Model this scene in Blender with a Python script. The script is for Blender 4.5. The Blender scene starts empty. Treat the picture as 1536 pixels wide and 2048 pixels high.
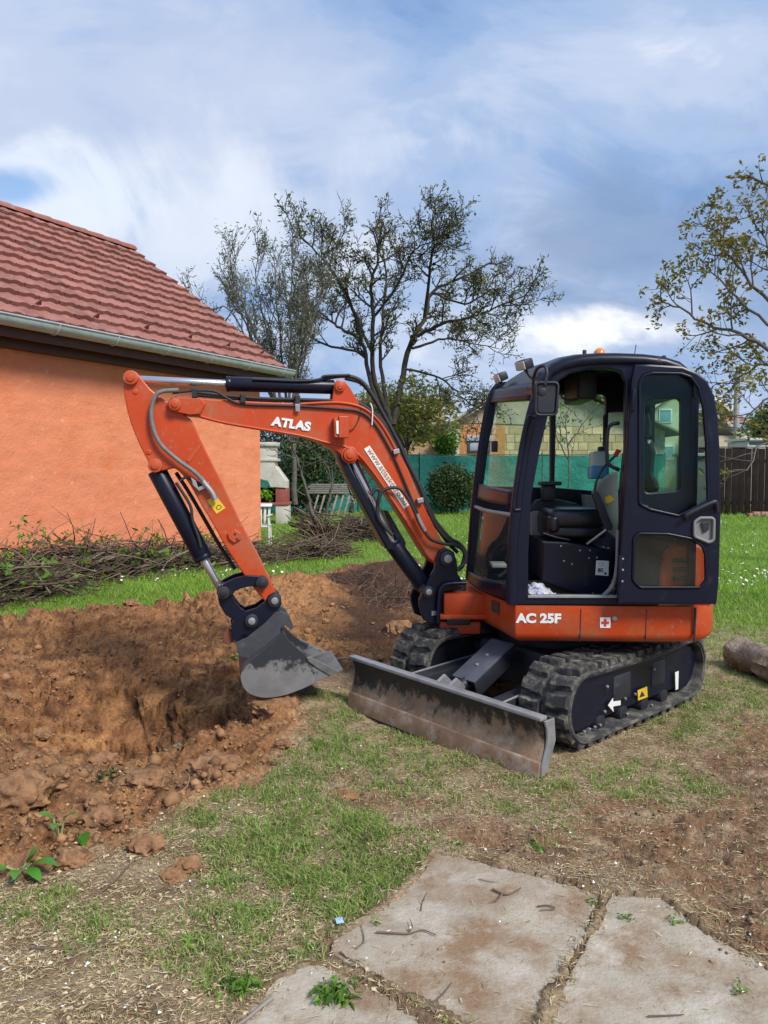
import bpy, bmesh, math, random
import numpy as np
from mathutils import Vector, Matrix
random.seed(7); rng = np.random.default_rng(11)
scene = bpy.context.scene
COL = scene.collection
R = math.radians
# ------------------------------------------------------------------ camera
FPX, CW, CH, CAMZ = 1540.0, 1536.0, 2048.0, 1.5
PITCH = math.atan(77.0 / FPX)
cam = bpy.data.objects.new('camera', bpy.data.cameras.new('camera')); COL.objects.link(cam)
cam.data.sensor_fit = 'VERTICAL'; cam.data.sensor_height = 36.0; cam.data.lens = 36.0 * FPX / CH
cam.data.clip_start = 0.05; cam.data.clip_end = 4000
cam.location = (0, 0, CAMZ); cam.rotation_euler = (math.pi / 2 - PITCH, 0, 0)
scene.camera = cam
# ------------------------------------------------------------------ world
SUN_DIR = Vector((0.40, -0.46, 0.62)).normalized()       # towards the sun
SUN_EL = math.asin(SUN_DIR.z); SUN_AZ = math.atan2(SUN_DIR.x, SUN_DIR.y)
world = bpy.data.worlds.new('World'); scene.world = world; world.use_nodes = True
def build_world():
    nt = world.node_tree; N = nt.nodes; L = nt.links; N.clear()
    out = N.new('ShaderNodeOutputWorld')
    sky = N.new('ShaderNodeTexSky'); sky.sky_type = 'NISHITA'; sky.sun_disc = False
    sky.sun_elevation = SUN_EL; sky.sun_rotation = SUN_AZ; sky.air_density = 1.0; sky.dust_density = 0.2
    bg1 = N.new('ShaderNodeBackground'); bg1.inputs[1].default_value = 0.15; L.new(sky.outputs[0], bg1.inputs[0])
    tc = N.new('ShaderNodeTexCoord'); sep = N.new('ShaderNodeSeparateXYZ'); L.new(tc.outputs['Generated'], sep.inputs[0])
    def mth(op, a, b=None, clamp=False):
        m = N.new('ShaderNodeMath'); m.operation = op; m.use_clamp = clamp
        for i, v in enumerate((a, b)):
            if v is None: continue
            if isinstance(v, (int, float)): m.inputs[i].default_value = v
            else: L.new(v, m.inputs[i])
        return m.outputs[0]
    zc = mth('ADD', mth('MAXIMUM', sep.outputs[2], 0.0), 0.50)
    px = mth('DIVIDE', sep.outputs[0], zc); py = mth('DIVIDE', sep.outputs[1], zc)
    cmb = N.new('ShaderNodeCombineXYZ'); L.new(px, cmb.inputs[0]); L.new(py, cmb.inputs[1])
    mp = N.new('ShaderNodeMapping'); L.new(cmb.outputs[0], mp.inputs[0])
    mp.inputs['Location'].default_value = (8.2, -3.1, 0.0); mp.inputs['Rotation'].default_value = (0, 0, R(-35)); mp.inputs['Scale'].default_value = (0.9, 1.6, 1)
    def noise(scale, det, rough, dist, w):
        n = N.new('ShaderNodeTexNoise'); n.inputs['Scale'].default_value = scale; n.inputs['Detail'].default_value = det
        n.inputs['Roughness'].default_value = rough; n.inputs['Distortion'].default_value = dist
        v = N.new('ShaderNodeVectorMath'); v.operation = 'ADD'; L.new(mp.outputs[0], v.inputs[0]); v.inputs[1].default_value = (w, w * 1.7, w * .3)
        L.new(v.outputs[0], n.inputs['Vector']); return n.outputs[0]
    def ramp(src, stops):
        r = N.new('ShaderNodeValToRGB'); L.new(src, r.inputs[0]); e = r.color_ramp.elements
        while len(e) < len(stops): e.new(0.5)
        for el, (p, c) in zip(e, stops):
            el.position = p; el.color = (c[0], c[1], c[2], 1) if isinstance(c, tuple) else (c, c, c, 1)
        r.color_ramp.interpolation = 'EASE'; return r.outputs[0]
    cover = ramp(noise(1.1, 8, 0.55, 0.3, 0.0), [(0.20, 0.0), (0.36, 1.0)])
    big = noise(1.25, 5, 0.5, 0.35, 5.2); fine = noise(3.6, 8, 0.6, 0.5, 2.1)
    tone = mth('ADD', mth('MULTIPLY', big, 0.58), mth('MULTIPLY', fine, 0.42))
    ccol = ramp(tone, [(0.38, (0.19, 0.32, 0.58)), (0.45, (0.265, 0.395, 0.64)), (0.515, (0.36, 0.475, 0.69)), (0.575, (0.47, 0.56, 0.74)), (0.67, (0.76, 0.80, 0.88))])
    # the cloud banks that stand in this part of the sky: a direction, a width, ragged by noise
    wob = N.new('ShaderNodeTexNoise'); wob.inputs['Scale'].default_value = 5.0; wob.inputs['Detail'].default_value = 9; wob.inputs['Roughness'].default_value = .58; wob.inputs['Distortion'].default_value = .6; L.new(tc.outputs['Generated'], wob.inputs['Vector'])
    def bank(px_, py_, wx, wz, lo, hi, rag):
        d = Vector(((px_ - 768) / FPX, 1.0, (947 - py_) / FPX)); k = 1.0
        ax = mth('DIVIDE', sep.outputs[0], mth('MAXIMUM', sep.outputs[1], .05)); az = mth('DIVIDE', sep.outputs[2], mth('MAXIMUM', sep.outputs[1], .05))
        u = mth('DIVIDE', mth('SUBTRACT', ax, d.x), wx); v = mth('DIVIDE', mth('SUBTRACT', az, d.z), wz)
        r = mth('SQRT', mth('ADD', mth('MULTIPLY', u, u), mth('MULTIPLY', v, v))); r = mth('ADD', r, mth('MULTIPLY', mth('SUBTRACT', wob.outputs[0], .5), rag))
        m = N.new('ShaderNodeMapRange'); m.interpolation_type = 'SMOOTHERSTEP'; L.new(r, m.inputs[0]); m.inputs[1].default_value = hi; m.inputs[2].default_value = lo; m.inputs[3].default_value = 0; m.inputs[4].default_value = 1
        return mth('MULTIPLY', m.outputs[0], mth('GREATER_THAN', sep.outputs[1], .05))
    def blend(c, f, col, amt):
        x = N.new('ShaderNodeMix'); x.data_type = 'RGBA'; L.new(mth('MULTIPLY', f, amt), x.inputs[0]); L.new(c, x.inputs[6]); x.inputs[7].default_value = (*col, 1); return x.outputs[2]
    ccol = blend(ccol, bank(1260, 510, .26, .12, .0, 1.5, 4.5), (.19, .285, .47), .7)
    ccol = blend(ccol, bank(300, 200, .42, .16, .0, 1.5, 4.0), (.47, .54, .71), .55)
    ccol = blend(ccol, bank(390, 490, .22, .11, -.2, 1.7, 5.5), (.76, .80, .88), .65)
    ccol = blend(ccol, bank(1120, 665, .16, .032, .0, 1.3, 6.0), (.92, .93, .96), .9)
    ccol = blend(ccol, bank(80, 400, .16, .045, -.1, 1.6, 6.0), (.72, .79, .91), .65)
    ccol = blend(ccol, bank(900, 290, .17, .06, .0, 1.3, 6.0), (.62, .68, .82), .7)
    cover = mth('MULTIPLY', cover, mth('SUBTRACT', 1.0, bank(10, 385, .075, .024, .0, 1.2, 3.5)))
    bg2 = N.new('ShaderNodeBackground'); bg2.inputs[1].default_value = 1.0; L.new(ccol, bg2.inputs[0])
    mix = N.new('ShaderNodeMixShader'); L.new(cover, mix.inputs[0]); L.new(bg1.outputs[0], mix.inputs[1]); L.new(bg2.outputs[0], mix.inputs[2])
    L.new(mix.outputs[0], out.inputs[0])
build_world()
sun = bpy.data.objects.new('sun', bpy.data.lights.new('sun', 'SUN')); COL.objects.link(sun)
sun.data.energy = 3.5; sun.data.angle = R(18); sun.data.color = (1.0, 0.95, 0.87)
sun.rotation_euler = SUN_DIR.to_track_quat('Z', 'Y').to_euler(); sun.location = (-5, -8, 20)
scene.view_settings.view_transform = 'Standard'; scene.view_settings.look = 'None'
scene.view_settings.exposure = 0.26; scene.view_settings.gamma = 1.0
try: scene.cycles.max_bounces = 8; scene.cycles.transparent_max_bounces = 16
except Exception: pass
# ------------------------------------------------------------------ pixel <-> place helpers (photo pixels, 1536 x 2048)
FW = Vector((0, math.cos(PITCH), -math.sin(PITCH))); UPV = Vector((0, math.sin(PITCH), math.cos(PITCH))); CAM = Vector((0, 0, CAMZ))
def ray(px, py): return Vector((1, 0, 0)) * ((px - CW / 2) / FPX) + UPV * ((CH / 2 - py) / FPX) + FW
def onplane(px, py, p0, n):
    d = ray(px, py); return CAM + d * ((p0 - CAM).dot(n) / d.dot(n))
def G(px, py, z=0.0): return onplane(px, py, Vector((0, 0, z)), Vector((0, 0, 1)))
def at(px, py, Y): return onplane(px, py, Vector((0, Y, 0)), Vector((0, 1, 0)))
# ------------------------------------------------------------------ materials
MATS = {}
def srgb(r, g, b):
    f = lambda c: (c / 255 / 12.92) if c / 255 <= 0.04045 else ((c / 255 + 0.055) / 1.055) ** 2.4
    return (f(r), f(g), f(b))
def mat(name, col, rough=0.5, metal=0.0, var=0.12, scale=6.0, bump=0.0, bscale=60.0, dirt=None, spec=0.5, coat=0.0, island=None, sss=0, dirt2=None, coord='Object', zmix=None, objvar=0.0):
    if name in MATS: return MATS[name]
    m = bpy.data.materials.new(name); m.use_nodes = True; nt = m.node_tree; N = nt.nodes; L = nt.links
    b = N['Principled BSDF']; b.inputs['Roughness'].default_value = rough; b.inputs['Metallic'].default_value = metal
    b.inputs['Specular IOR Level'].default_value = spec
    if coat: b.inputs['Coat Weight'].default_value = coat; b.inputs['Coat Roughness'].default_value = 0.15
    tc = N.new('ShaderNodeTexCoord'); vec = tc.outputs[coord]
    oi = N.new('ShaderNodeObjectInfo'); va = N.new('ShaderNodeVectorMath'); va.operation = 'MULTIPLY_ADD'
    cx = N.new('ShaderNodeCombineXYZ')
    for i in range(3): L.new(oi.outputs['Random'], cx.inputs[i])
    L.new(cx.outputs[0], va.inputs[0]); va.inputs[1].default_value = (17, 23, 31); L.new(vec, va.inputs[2]); vec = va.outputs[0]
    def noise(s, d=5, r=0.6):
        n = N.new('ShaderNodeTexNoise'); n.inputs['Scale'].default_value = s; n.inputs['Detail'].default_value = d; n.inputs['Roughness'].default_value = r
        L.new(vec, n.inputs['Vector']); return n.outputs[0]
    hs = N.new('ShaderNodeMapRange'); L.new(noise(scale), hs.inputs[0]); hs.inputs[1].default_value = 0.3; hs.inputs[2].default_value = 0.7
    hs.inputs[3].default_value = 1 - var; hs.inputs[4].default_value = 1 + var
    mul = N.new('ShaderNodeVectorMath'); mul.operation = 'SCALE'; mul.inputs[0].default_value = col; L.new(hs.outputs[0], mul.inputs['Scale'])
    c = mul.outputs[0]
    if objvar:
        ov = N.new('ShaderNodeMapRange'); L.new(oi.outputs['Random'], ov.inputs[0]); ov.inputs[3].default_value = 1 - objvar; ov.inputs[4].default_value = 1 + objvar * .7
        om = N.new('ShaderNodeVectorMath'); om.operation = 'SCALE'; L.new(c, om.inputs[0]); L.new(ov.outputs[0], om.inputs['Scale']); c = om.outputs[0]
    if island:
        geo = N.new('ShaderNodeNewGeometry'); rp = N.new('ShaderNodeValToRGB'); L.new(geo.outputs['Random Per Island'], rp.inputs[0])
        e = rp.color_ramp.elements
        while len(e) < len(island): e.new(0.5)
        for i, (el, cc) in enumerate(zip(e, island)): el.position = i / max(1, len(island) - 1); el.color = (*cc, 1)
        mm = N.new('ShaderNodeVectorMath'); mm.operation = 'SCALE'; L.new(rp.outputs[0], mm.inputs[0]); L.new(hs.outputs[0], mm.inputs['Scale']); c = mm.outputs[0]
    for dd in (dirt, dirt2):
        if dd:
            dc, lo, hi, ds = dd
            mr = N.new('ShaderNodeMapRange'); L.new(noise(ds, 8, 0.68), mr.inputs[0]); mr.inputs[1].default_value = lo; mr.inputs[2].default_value = hi
            mx = N.new('ShaderNodeMix'); mx.data_type = 'RGBA'; L.new(mr.outputs[0], mx.inputs[0]); L.new(c, mx.inputs[6]); mx.inputs[7].default_value = (*dc, 1); c = mx.outputs[2]
            rr = N.new('ShaderNodeMapRange'); L.new(mr.outputs[0], rr.inputs[0]); rr.inputs[3].default_value = rough; rr.inputs[4].default_value = 0.9
            L.new(rr.outputs[0], b.inputs['Roughness'])
    if zmix:
        zc, z0, z1, amp, xs = zmix; sp = N.new('ShaderNodeSeparateXYZ'); L.new(tc.outputs['Object'], sp.inputs[0]); mpz = N.new('ShaderNodeMapping'); mpz.inputs['Scale'].default_value = xs; L.new(tc.outputs['Object'], mpz.inputs[0])
        nz = N.new('ShaderNodeTexNoise'); nz.inputs['Scale'].default_value = 1.0; nz.inputs['Detail'].default_value = 8; nz.inputs['Roughness'].default_value = .7; L.new(mpz.outputs[0], nz.inputs['Vector'])
        ma = N.new('ShaderNodeMath'); ma.operation = 'MULTIPLY_ADD'; L.new(nz.outputs[0], ma.inputs[0]); ma.inputs[1].default_value = amp; L.new(sp.outputs[2], ma.inputs[2])
        mr = N.new('ShaderNodeMapRange'); L.new(ma.outputs[0], mr.inputs[0]); mr.inputs[1].default_value = z0 + amp * .5; mr.inputs[2].default_value = z1 + amp * .5
        mx = N.new('ShaderNodeMix'); mx.data_type = 'RGBA'; L.new(mr.outputs[0], mx.inputs[0]); L.new(c, mx.inputs[6]); mx.inputs[7].default_value = (*zc, 1); c = mx.outputs[2]
    L.new(c, b.inputs['Base Color'])
    if bump:
        bp = N.new('ShaderNodeBump'); bp.inputs['Strength'].default_value = 1.0; bp.inputs['Distance'].default_value = bump
        L.new(noise(bscale, 6, 0.65), bp.inputs['Height']); L.new(bp.outputs[0], b.inputs['Normal'])
    if sss:
        b.inputs['Transmission Weight'].default_value = 0.0
        tr = N.new('ShaderNodeBsdfTranslucent'); L.new(c, tr.inputs[0]); ms = N.new('ShaderNodeMixShader'); ms.inputs[0].default_value = sss
        L.new(b.outputs[0], ms.inputs[1]); L.new(tr.outputs[0], ms.inputs[2]); L.new(ms.outputs[0], N['Material Output'].inputs[0])
    MATS[name] = m; return m
def glassmat(name, tint, refl=0.12, rough=0.02, dust=0.0):
    m = bpy.data.materials.new(name); m.use_nodes = True; nt = m.node_tree; N = nt.nodes; L = nt.links; N.remove(N['Principled BSDF'])
    t = N.new('ShaderNodeBsdfTransparent'); t.inputs[0].default_value = (*tint, 1)
    g = N.new('ShaderNodeBsdfGlossy'); g.inputs['Roughness'].default_value = rough; g.inputs[0].default_value = (1, 1, 1, 1)
    fr = N.new('ShaderNodeLayerWeight'); fr.inputs[0].default_value = .5; pw = N.new('ShaderNodeMath'); pw.operation = 'POWER'; L.new(fr.outputs['Facing'], pw.inputs[0]); pw.inputs[1].default_value = 4.0
    ad = N.new('ShaderNodeMath'); ad.operation = 'MULTIPLY_ADD'; ad.use_clamp = True; L.new(pw.outputs[0], ad.inputs[0]); ad.inputs[1].default_value = .40; ad.inputs[2].default_value = refl
    ms = N.new('ShaderNodeMixShader'); L.new(ad.outputs[0], ms.inputs[0]); L.new(t.outputs[0], ms.inputs[1]); L.new(g.outputs[0], ms.inputs[2])
    sh = ms.outputs[0]
    if dust:
        d = N.new('ShaderNodeBsdfDiffuse'); d.inputs[0].default_value = (0.55, 0.52, 0.45, 1)
        tc = N.new('ShaderNodeTexCoord'); n = N.new('ShaderNodeTexNoise'); n.inputs['Scale'].default_value = 5; n.inputs['Detail'].default_value = 7; L.new(tc.outputs['Object'], n.inputs['Vector'])
        mr = N.new('ShaderNodeMapRange'); L.new(n.outputs[0], mr.inputs[0]); mr.inputs[1].default_value = .4; mr.inputs[2].default_value = .75; mr.inputs[3].default_value = dust * .4; mr.inputs[4].default_value = dust * 1.6
        m2 = N.new('ShaderNodeMixShader'); L.new(mr.outputs[0], m2.inputs[0]); L.new(sh, m2.inputs[1]); L.new(d.outputs[0], m2.inputs[2]); sh = m2.outputs[0]
    L.new(sh, N['Material Output'].inputs[0]); MATS[name] = m; return m
# ------------------------------------------------------------------ object helpers
WPOS = {}
def tag(o, label, cat, group=None, kind=None):
    if label: o['label'] = label
    if cat: o['category'] = cat
    if group: o['group'] = group
    if kind: o['kind'] = kind
    return o
def root(name, loc, label, cat, group=None):
    o = bpy.data.objects.new(name, None); o.empty_display_size = 0.1; COL.objects.link(o); o.location = loc; WPOS[o.name] = Vector(loc)
    return tag(o, label, cat, group)
def link(name, me, parent=None, recenter=True, base=False):
    """mesh holds world coordinates; its origin is moved to its own middle"""
    if recenter and len(me.vertices):
        n = len(me.vertices); a = np.empty(n * 3, np.float32); me.vertices.foreach_get('co', a); a = a.reshape(-1, 3)
        c = (a.min(0) + a.max(0)) / 2
        if base: c[2] = a[:, 2].min()
        me.vertices.foreach_set('co', (a - c).ravel()); c = Vector([float(v) for v in c])
    else: c = Vector((0, 0, 0))
    o = bpy.data.objects.new(name, me); COL.objects.link(o); WPOS[o.name] = c.copy()
    if parent is not None:
        o.parent = parent; o.location = c - WPOS[parent.name]
    else: o.location = c
    me.update(); return o
def place(o, parent, wpos):
    o.parent = parent; WPOS[o.name] = Vector(wpos); o.location = Vector(wpos) - (WPOS[parent.name] if parent else Vector())
def from_bm(name, bm, m, parent=None, smooth=35, bev=0.0, seg=2, base=False):
    if bev:
        bmesh.ops.recalc_face_normals(bm, faces=bm.faces)
        es = [e for e in bm.edges if len(e.link_faces) == 2 and e.calc_face_angle(0) > R(28)]
        if es: bmesh.ops.bevel(bm, geom=es, offset=bev, segments=seg, affect='EDGES', clamp_overlap=True, profile=0.5)
    bmesh.ops.recalc_face_normals(bm, faces=bm.faces)
    me = bpy.data.meshes.new(name); bm.to_mesh(me); bm.free()
    if smooth:
        me.polygons.foreach_set('use_smooth', [True] * len(me.polygons)); me.set_sharp_from_angle(angle=R(smooth))
    if m: me.materials.append(m)
    return link(name, me, parent, base=base)
def from_np(name, V, F, m, parent=None, smooth=False, kind=None, recenter=True):
    """V (n,3) F (k,3|4) numpy"""
    me = bpy.data.meshes.new(name); V = np.asarray(V, np.float32); F = np.asarray(F, np.int32)
    me.vertices.add(len(V)); me.vertices.foreach_set('co', V.ravel())
    k = F.shape[1]; me.loops.add(F.size); me.loops.foreach_set('vertex_index', F.ravel())
    me.polygons.add(len(F)); me.polygons.foreach_set('loop_start', np.arange(0, F.size, k, dtype=np.int32)); me.polygons.foreach_set('loop_total', np.full(len(F), k, np.int32))
    if smooth: me.polygons.foreach_set('use_smooth', np.ones(len(F), bool))
    me.update(calc_edges=True); me.validate()
    if m: me.materials.append(m)
    o = link(name, me, parent, recenter)
    if kind: o['kind'] = kind
    return o
def bm_box(bm, c, ax, ay, az):
    """box with centre c and half-axis vectors"""
    c, ax, ay, az = map(Vector, (c, ax, ay, az)); v = []
    for sx in (-1, 1):
        for sy in (-1, 1):
            for sz in (-1, 1): v.append(bm.verts.new(c + ax * sx + ay * sy + az * sz))
    for f in ((0, 1, 3, 2), (4, 6, 7, 5), (0, 4, 5, 1), (2, 3, 7, 6), (0, 2, 6, 4), (1, 5, 7, 3)): bm.faces.new([v[i] for i in f])
    return v
def box(name, c, ax, ay, az, m, parent=None, bev=0.004):
    bm = bmesh.new(); bm_box(bm, c, ax, ay, az); return from_bm(name, bm, m, parent, bev=bev)
def abox(name, lo, hi, m, parent=None, bev=0.004):
    lo, hi = Vector(lo), Vector(hi); h = (hi - lo) / 2
    return box(name, (lo + hi) / 2, (h.x, 0, 0), (0, h.y, 0), (0, 0, h.z), m, parent, bev)
def catmull(pts, sub=6):
    P = [Vector(p) for p in pts]
    if len(P) < 3: return P
    Q = [P[0] * 2 - P[1]] + P + [P[-1] * 2 - P[-2]]; out = []
    for i in range(1, len(Q) - 2):
        a, b, c, d = Q[i - 1], Q[i], Q[i + 1], Q[i + 2]
        for k in range(sub):
            t = k / sub; out.append(0.5 * ((2 * b) + (c - a) * t + (2 * a - 5 * b + 4 * c - d) * t * t + (3 * b - a - 3 * c + d) * t ** 3))
    out.append(P[-1]); return out
def tube_np(P, r, sides=8, cap=True):
    P = np.array([tuple(p) for p in P], float); n = len(P); r = np.broadcast_to(np.asarray(r, float), (n,))
    T = np.gradient(P, axis=0); T /= (np.linalg.norm(T, axis=1, keepdims=True) + 1e-9)
    ref = np.array([0.31, 0.17, 0.93]) if abs(T[0] @ np.array([0.31, 0.17, 0.93])) < .9 else np.array([1.0, 0, 0])
    U = np.zeros_like(P); u = ref - T[0] * (ref @ T[0]); u /= np.linalg.norm(u)
    for i in range(n):
        u = u - T[i] * (u @ T[i]); u /= (np.linalg.norm(u) + 1e-9); U[i] = u
    W = np.cross(T, U); a = np.arange(sides) * 2 * np.pi / sides
    V = P[:, None, :] + r[:, None, None] * (np.cos(a)[None, :, None] * U[:, None, :] + np.sin(a)[None, :, None] * W[:, None, :])
    V = V.reshape(-1, 3); i = np.arange(n - 1)[:, None] * sides; j = np.arange(sides)[None, :]; j2 = (j + 1) % sides
    F = np.stack([i + j, i + j2, i + sides + j2, i + sides + j], -1).reshape(-1, 4)
    return V, F
def tube(name, pts, r, m, parent=None, sides=10, sub=5, curved=True):
    P = catmull(pts, sub) if curved and len(pts) > 2 else [Vector(p) for p in pts]
    if not np.isscalar(r): r = np.interp(np.linspace(0, 1, len(P)), np.linspace(0, 1, len(r)), r)
    V, F = tube_np(P, r, sides); bm = bmesh.new(); vs = [bm.verts.new(v) for v in V]
    for f in F: bm.faces.new([vs[k] for k in f])
    bm.faces.new(vs[:sides]); bm.faces.new(vs[-sides:])
    return from_bm(name, bm, m, parent, smooth=50)
def rod(name, a, b, r, m, parent=None, sides=20, bev=0.003):
    V, F = tube_np([a, b], r, sides); bm = bmesh.new(); vs = [bm.verts.new(v) for v in V]
    for f in F: bm.faces.new([vs[k] for k in f])
    bm.faces.new(vs[:sides]); bm.faces.new(vs[-sides:])
    return from_bm(name, bm, m, parent, smooth=40, bev=bev)
def rnd(pts, r, seg=5):
    """round the corners of a closed polygon (2d or 3d vectors); r scalar or list"""
    P = [Vector(p) for p in pts]; n = len(P); out = []
    for i in range(n):
        rr = r if np.isscalar(r) else r[i]
        a, b, c = P[i - 1], P[i], P[(i + 1) % n]; u = a - b; v = c - b; lu, lv = u.length, v.length
        if rr <= 0 or lu < 1e-6 or lv < 1e-6: out.append(b); continue
        u /= lu; v /= lv; ang = u.angle(v, math.pi)
        if ang > R(170): out.append(b); continue
        d = min(rr / math.tan(ang / 2), lu * 0.48, lv * 0.48)
        p0 = b + u * d; p1 = b + v * d
        for k in range(seg + 1):
            t = k / seg; out.append(p0 * (1 - t) ** 2 + b * 2 * t * (1 - t) + p1 * t * t)
    return out
def plate(name, loops, n, th, m, parent=None, bev=0.004, smooth=30):
    """flat plate with holes: loops of world points (first the outline), n its normal, th its full thickness"""
    n = Vector(n).normalized(); o = Vector(loops[0][0]); u = Vector((0, 0, 1)).cross(n)
    u = u.normalized() if u.length > 1e-3 else Vector((1, 0, 0)); v = n.cross(u)
    cu = bpy.data.curves.new(name, 'CURVE'); cu.dimensions = '2D'; cu.fill_mode = 'BOTH'
    cu.extrude = max(th / 2 - bev, 0.0005); cu.bevel_depth = bev; cu.bevel_resolution = 1; cu.offset = -bev
    for lp in loops:
        sp = cu.splines.new('POLY'); sp.points.add(len(lp) - 1); sp.use_cyclic_u = True
        for q, p in zip(sp.points, lp): d = Vector(p) - o; q.co = (d.dot(u), d.dot(v), 0, 1)
    ob = bpy.data.objects.new(name, cu); me = bpy.data.meshes.new_from_object(ob); bpy.data.objects.remove(ob); bpy.data.curves.remove(cu)
    M4 = Matrix((u, v, n)).transposed().to_4x4(); M4.translation = o; me.transform(M4)
    me.materials.clear(); me.materials.append(m)
    me.polygons.foreach_set('use_smooth', [True] * len(me.polygons)); me.set_sharp_from_angle(angle=R(smooth))
    me.name = name; return link(name, me, parent)
def text(name, s, o, xdir, ydir, height, m, parent=None, bold=0.0, width=None, ext=0.0015, shear=0.0):
    xdir, ydir = Vector(xdir).normalized(), Vector(ydir).normalized(); nrm = xdir.cross(ydir)
    cu = bpy.data.curves.new(name, 'FONT'); cu.body = s; cu.size = 1.0; cu.offset = bold; cu.extrude = 0.0; cu.shear = shear
    ob = bpy.data.objects.new(name, cu); me = bpy.data.meshes.new_from_object(ob); bpy.data.objects.remove(ob); bpy.data.curves.remove(cu)
    n = len(me.vertices); a = np.empty(n * 3, np.float32); me.vertices.foreach_get('co', a); a = a.reshape(-1, 3)
    mn, mx = a.min(0), a.max(0); sy = height / (mx[1] - mn[1]); sx = sy if width is None else width / (mx[0] - mn[0])
    X = (a[:, 0] - mn[0]) * sx; Y = (a[:, 1] - mn[1]) * sy
    W = np.array(o)[None] + X[:, None] * np.array(xdir)[None] + Y[:, None] * np.array(ydir)[None] + ext * np.array(nrm)[None]
    me.vertices.foreach_set('co', W.astype(np.float32).ravel()); me.materials.clear(); me.materials.append(m); me.name = name
    return link(name, me, parent)
def copy_to(o, parent, wpos, rot=None, scale=None, name=None):
    c = o.copy(); 
    if name: c.name = name
    COL.objects.link(c); place(c, parent, wpos)
    if rot is not None: c.rotation_euler = rot
    if scale is not None: c.scale = scale
    return c
# ------------------------------------------------------------------ numpy noise
_perm = np.random.default_rng(3).permutation(512).astype(np.int64)
def perlin(x, y, seed=0):
    x = np.asarray(x, float); y = np.asarray(y, float); xi = np.floor(x).astype(np.int64); yi = np.floor(y).astype(np.int64); xf = x - xi; yf = y - yi
    def g(ix, iy, dx, dy):
        h = _perm[(_perm[(ix + seed * 37) % 512] + iy + seed * 101) % 512] * (2 * np.pi / 512); return np.cos(h) * dx + np.sin(h) * dy
    u = xf ** 3 * (xf * (xf * 6 - 15) + 10); v = yf ** 3 * (yf * (yf * 6 - 15) + 10)
    a = g(xi, yi, xf, yf); b = g(xi + 1, yi, xf - 1, yf); c = g(xi, yi + 1, xf, yf - 1); d = g(xi + 1, yi + 1, xf - 1, yf - 1)
    return (a * (1 - u) + b * u) * (1 - v) + (c * (1 - u) + d * u) * v
def fbm(x, y, f=1.0, o=4, seed=0, gain=0.5):
    s = 0; a = 1.0
    for i in range(o): s = s + a * perlin(x * f, y * f, seed + i); f *= 2.03; a *= gain
    return s
def sstep(a, b, x): t = np.clip((x - a) / (b - a), 0, 1); return t * t * (3 - 2 * t)
def sdpoly(x, y, poly):
    """signed distance to polygon, negative inside"""
    x = np.asarray(x, float); y = np.asarray(y, float); d = np.full(x.shape, 1e9); ins = np.zeros(x.shape, bool); n = len(poly)
    for i in range(n):
        ax, ay = poly[i - 1]; bx, by = poly[i]; ex, ey = bx - ax, by - ay; t = np.clip(((x - ax) * ex + (y - ay) * ey) / (ex * ex + ey * ey), 0, 1)
        d = np.minimum(d, np.hypot(x - ax - t * ex, y - ay - t * ey))
        c = ((ay > y) != (by > y)) & (x < (bx - ax) * (y - ay) / ((by - ay) if by != ay else 1e-9) + ax); ins ^= c
    return np.where(ins, -d, d)
# ================================================================== ground
def gp(lst): return [(G(a, b).x, G(a, b).y) for a, b in lst]
DIRT = gp([(-700, 1900), (-300, 1830), (0, 1755), (110, 1735), (240, 1690), (330, 1640), (420, 1600), (540, 1560), (585, 1470), (600, 1400), (660, 1355), (740, 1345), (830, 1310), (850, 1240), (850, 1150), (835, 1112), (740, 1120), (650, 1142), (560, 1172), (440, 1195), (330, 1222), (120, 1258), (-150, 1330), (-700, 1480)])
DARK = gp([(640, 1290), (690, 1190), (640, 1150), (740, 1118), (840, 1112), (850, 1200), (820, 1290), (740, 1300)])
MUD = gp([(1900, 1420), (1536, 1450), (1430, 1500), (1370, 1590), (1190, 1620), (1150, 1690), (1230, 1770), (1320, 1790), (1440, 1880), (1536, 1930), (1900, 2000)])
MUD2 = gp([(700, 1560), (860, 1590), (1000, 1650), (1160, 1690), (1150, 1760), (1000, 1720), (900, 1690), (800, 1640), (700, 1620)])
def slabpts(l): return [Vector((G(a, b).x, G(a, b).y, 0)) for a, b in l]
SLABS = [slabpts([(867, 1704), (1010, 1738), (1120, 1768), (1196, 1790), (1180, 1850), (1135, 1930), (1070, 2075), (960, 2082), (880, 2040), (760, 1965), (662, 1908), (668, 1885), (757, 1816), (838, 1752)]),
         slabpts([(1224, 1793), (1322, 1798), (1430, 1880), (1560, 1945), (1800, 2040), (1900, 2400), (1000, 2400), (1082, 2060), (1150, 1930), (1196, 1850)]),
         slabpts([(624, 1926), (735, 1972), (860, 2045), (940, 2092), (1060, 2085), (960, 2400), (380, 2400), (470, 2060), (555, 1957)])]
SLABXY = [[(p.x, p.y) for p in s] for s in SLABS]
RIDGE = [(-6.5, 5.2, .22), (-4.5, 5.8, .27), (-3.15, 6.15, .30), (-2.68, 6.3, .37), (-2.4, 6.4, .42), (-2.0, 6.6, .33), (-1.7, 6.8, .36), (-1.41, 7.2, .43), (-1.05, 7.6, .48), (-.66, 7.8, .46), (-.3, 7.7, .27), (.1, 7.6, .06), (.5, 7.5, .0)]
def gauss(x, y, cx, cy, sx, sy, ang=0):
    c, s = math.cos(ang), math.sin(ang); dx, dy = x - cx, y - cy; a = (dx * c + dy * s) / sx; b = (-dx * s + dy * c) / sy; return np.exp(-(a * a + b * b))
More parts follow.
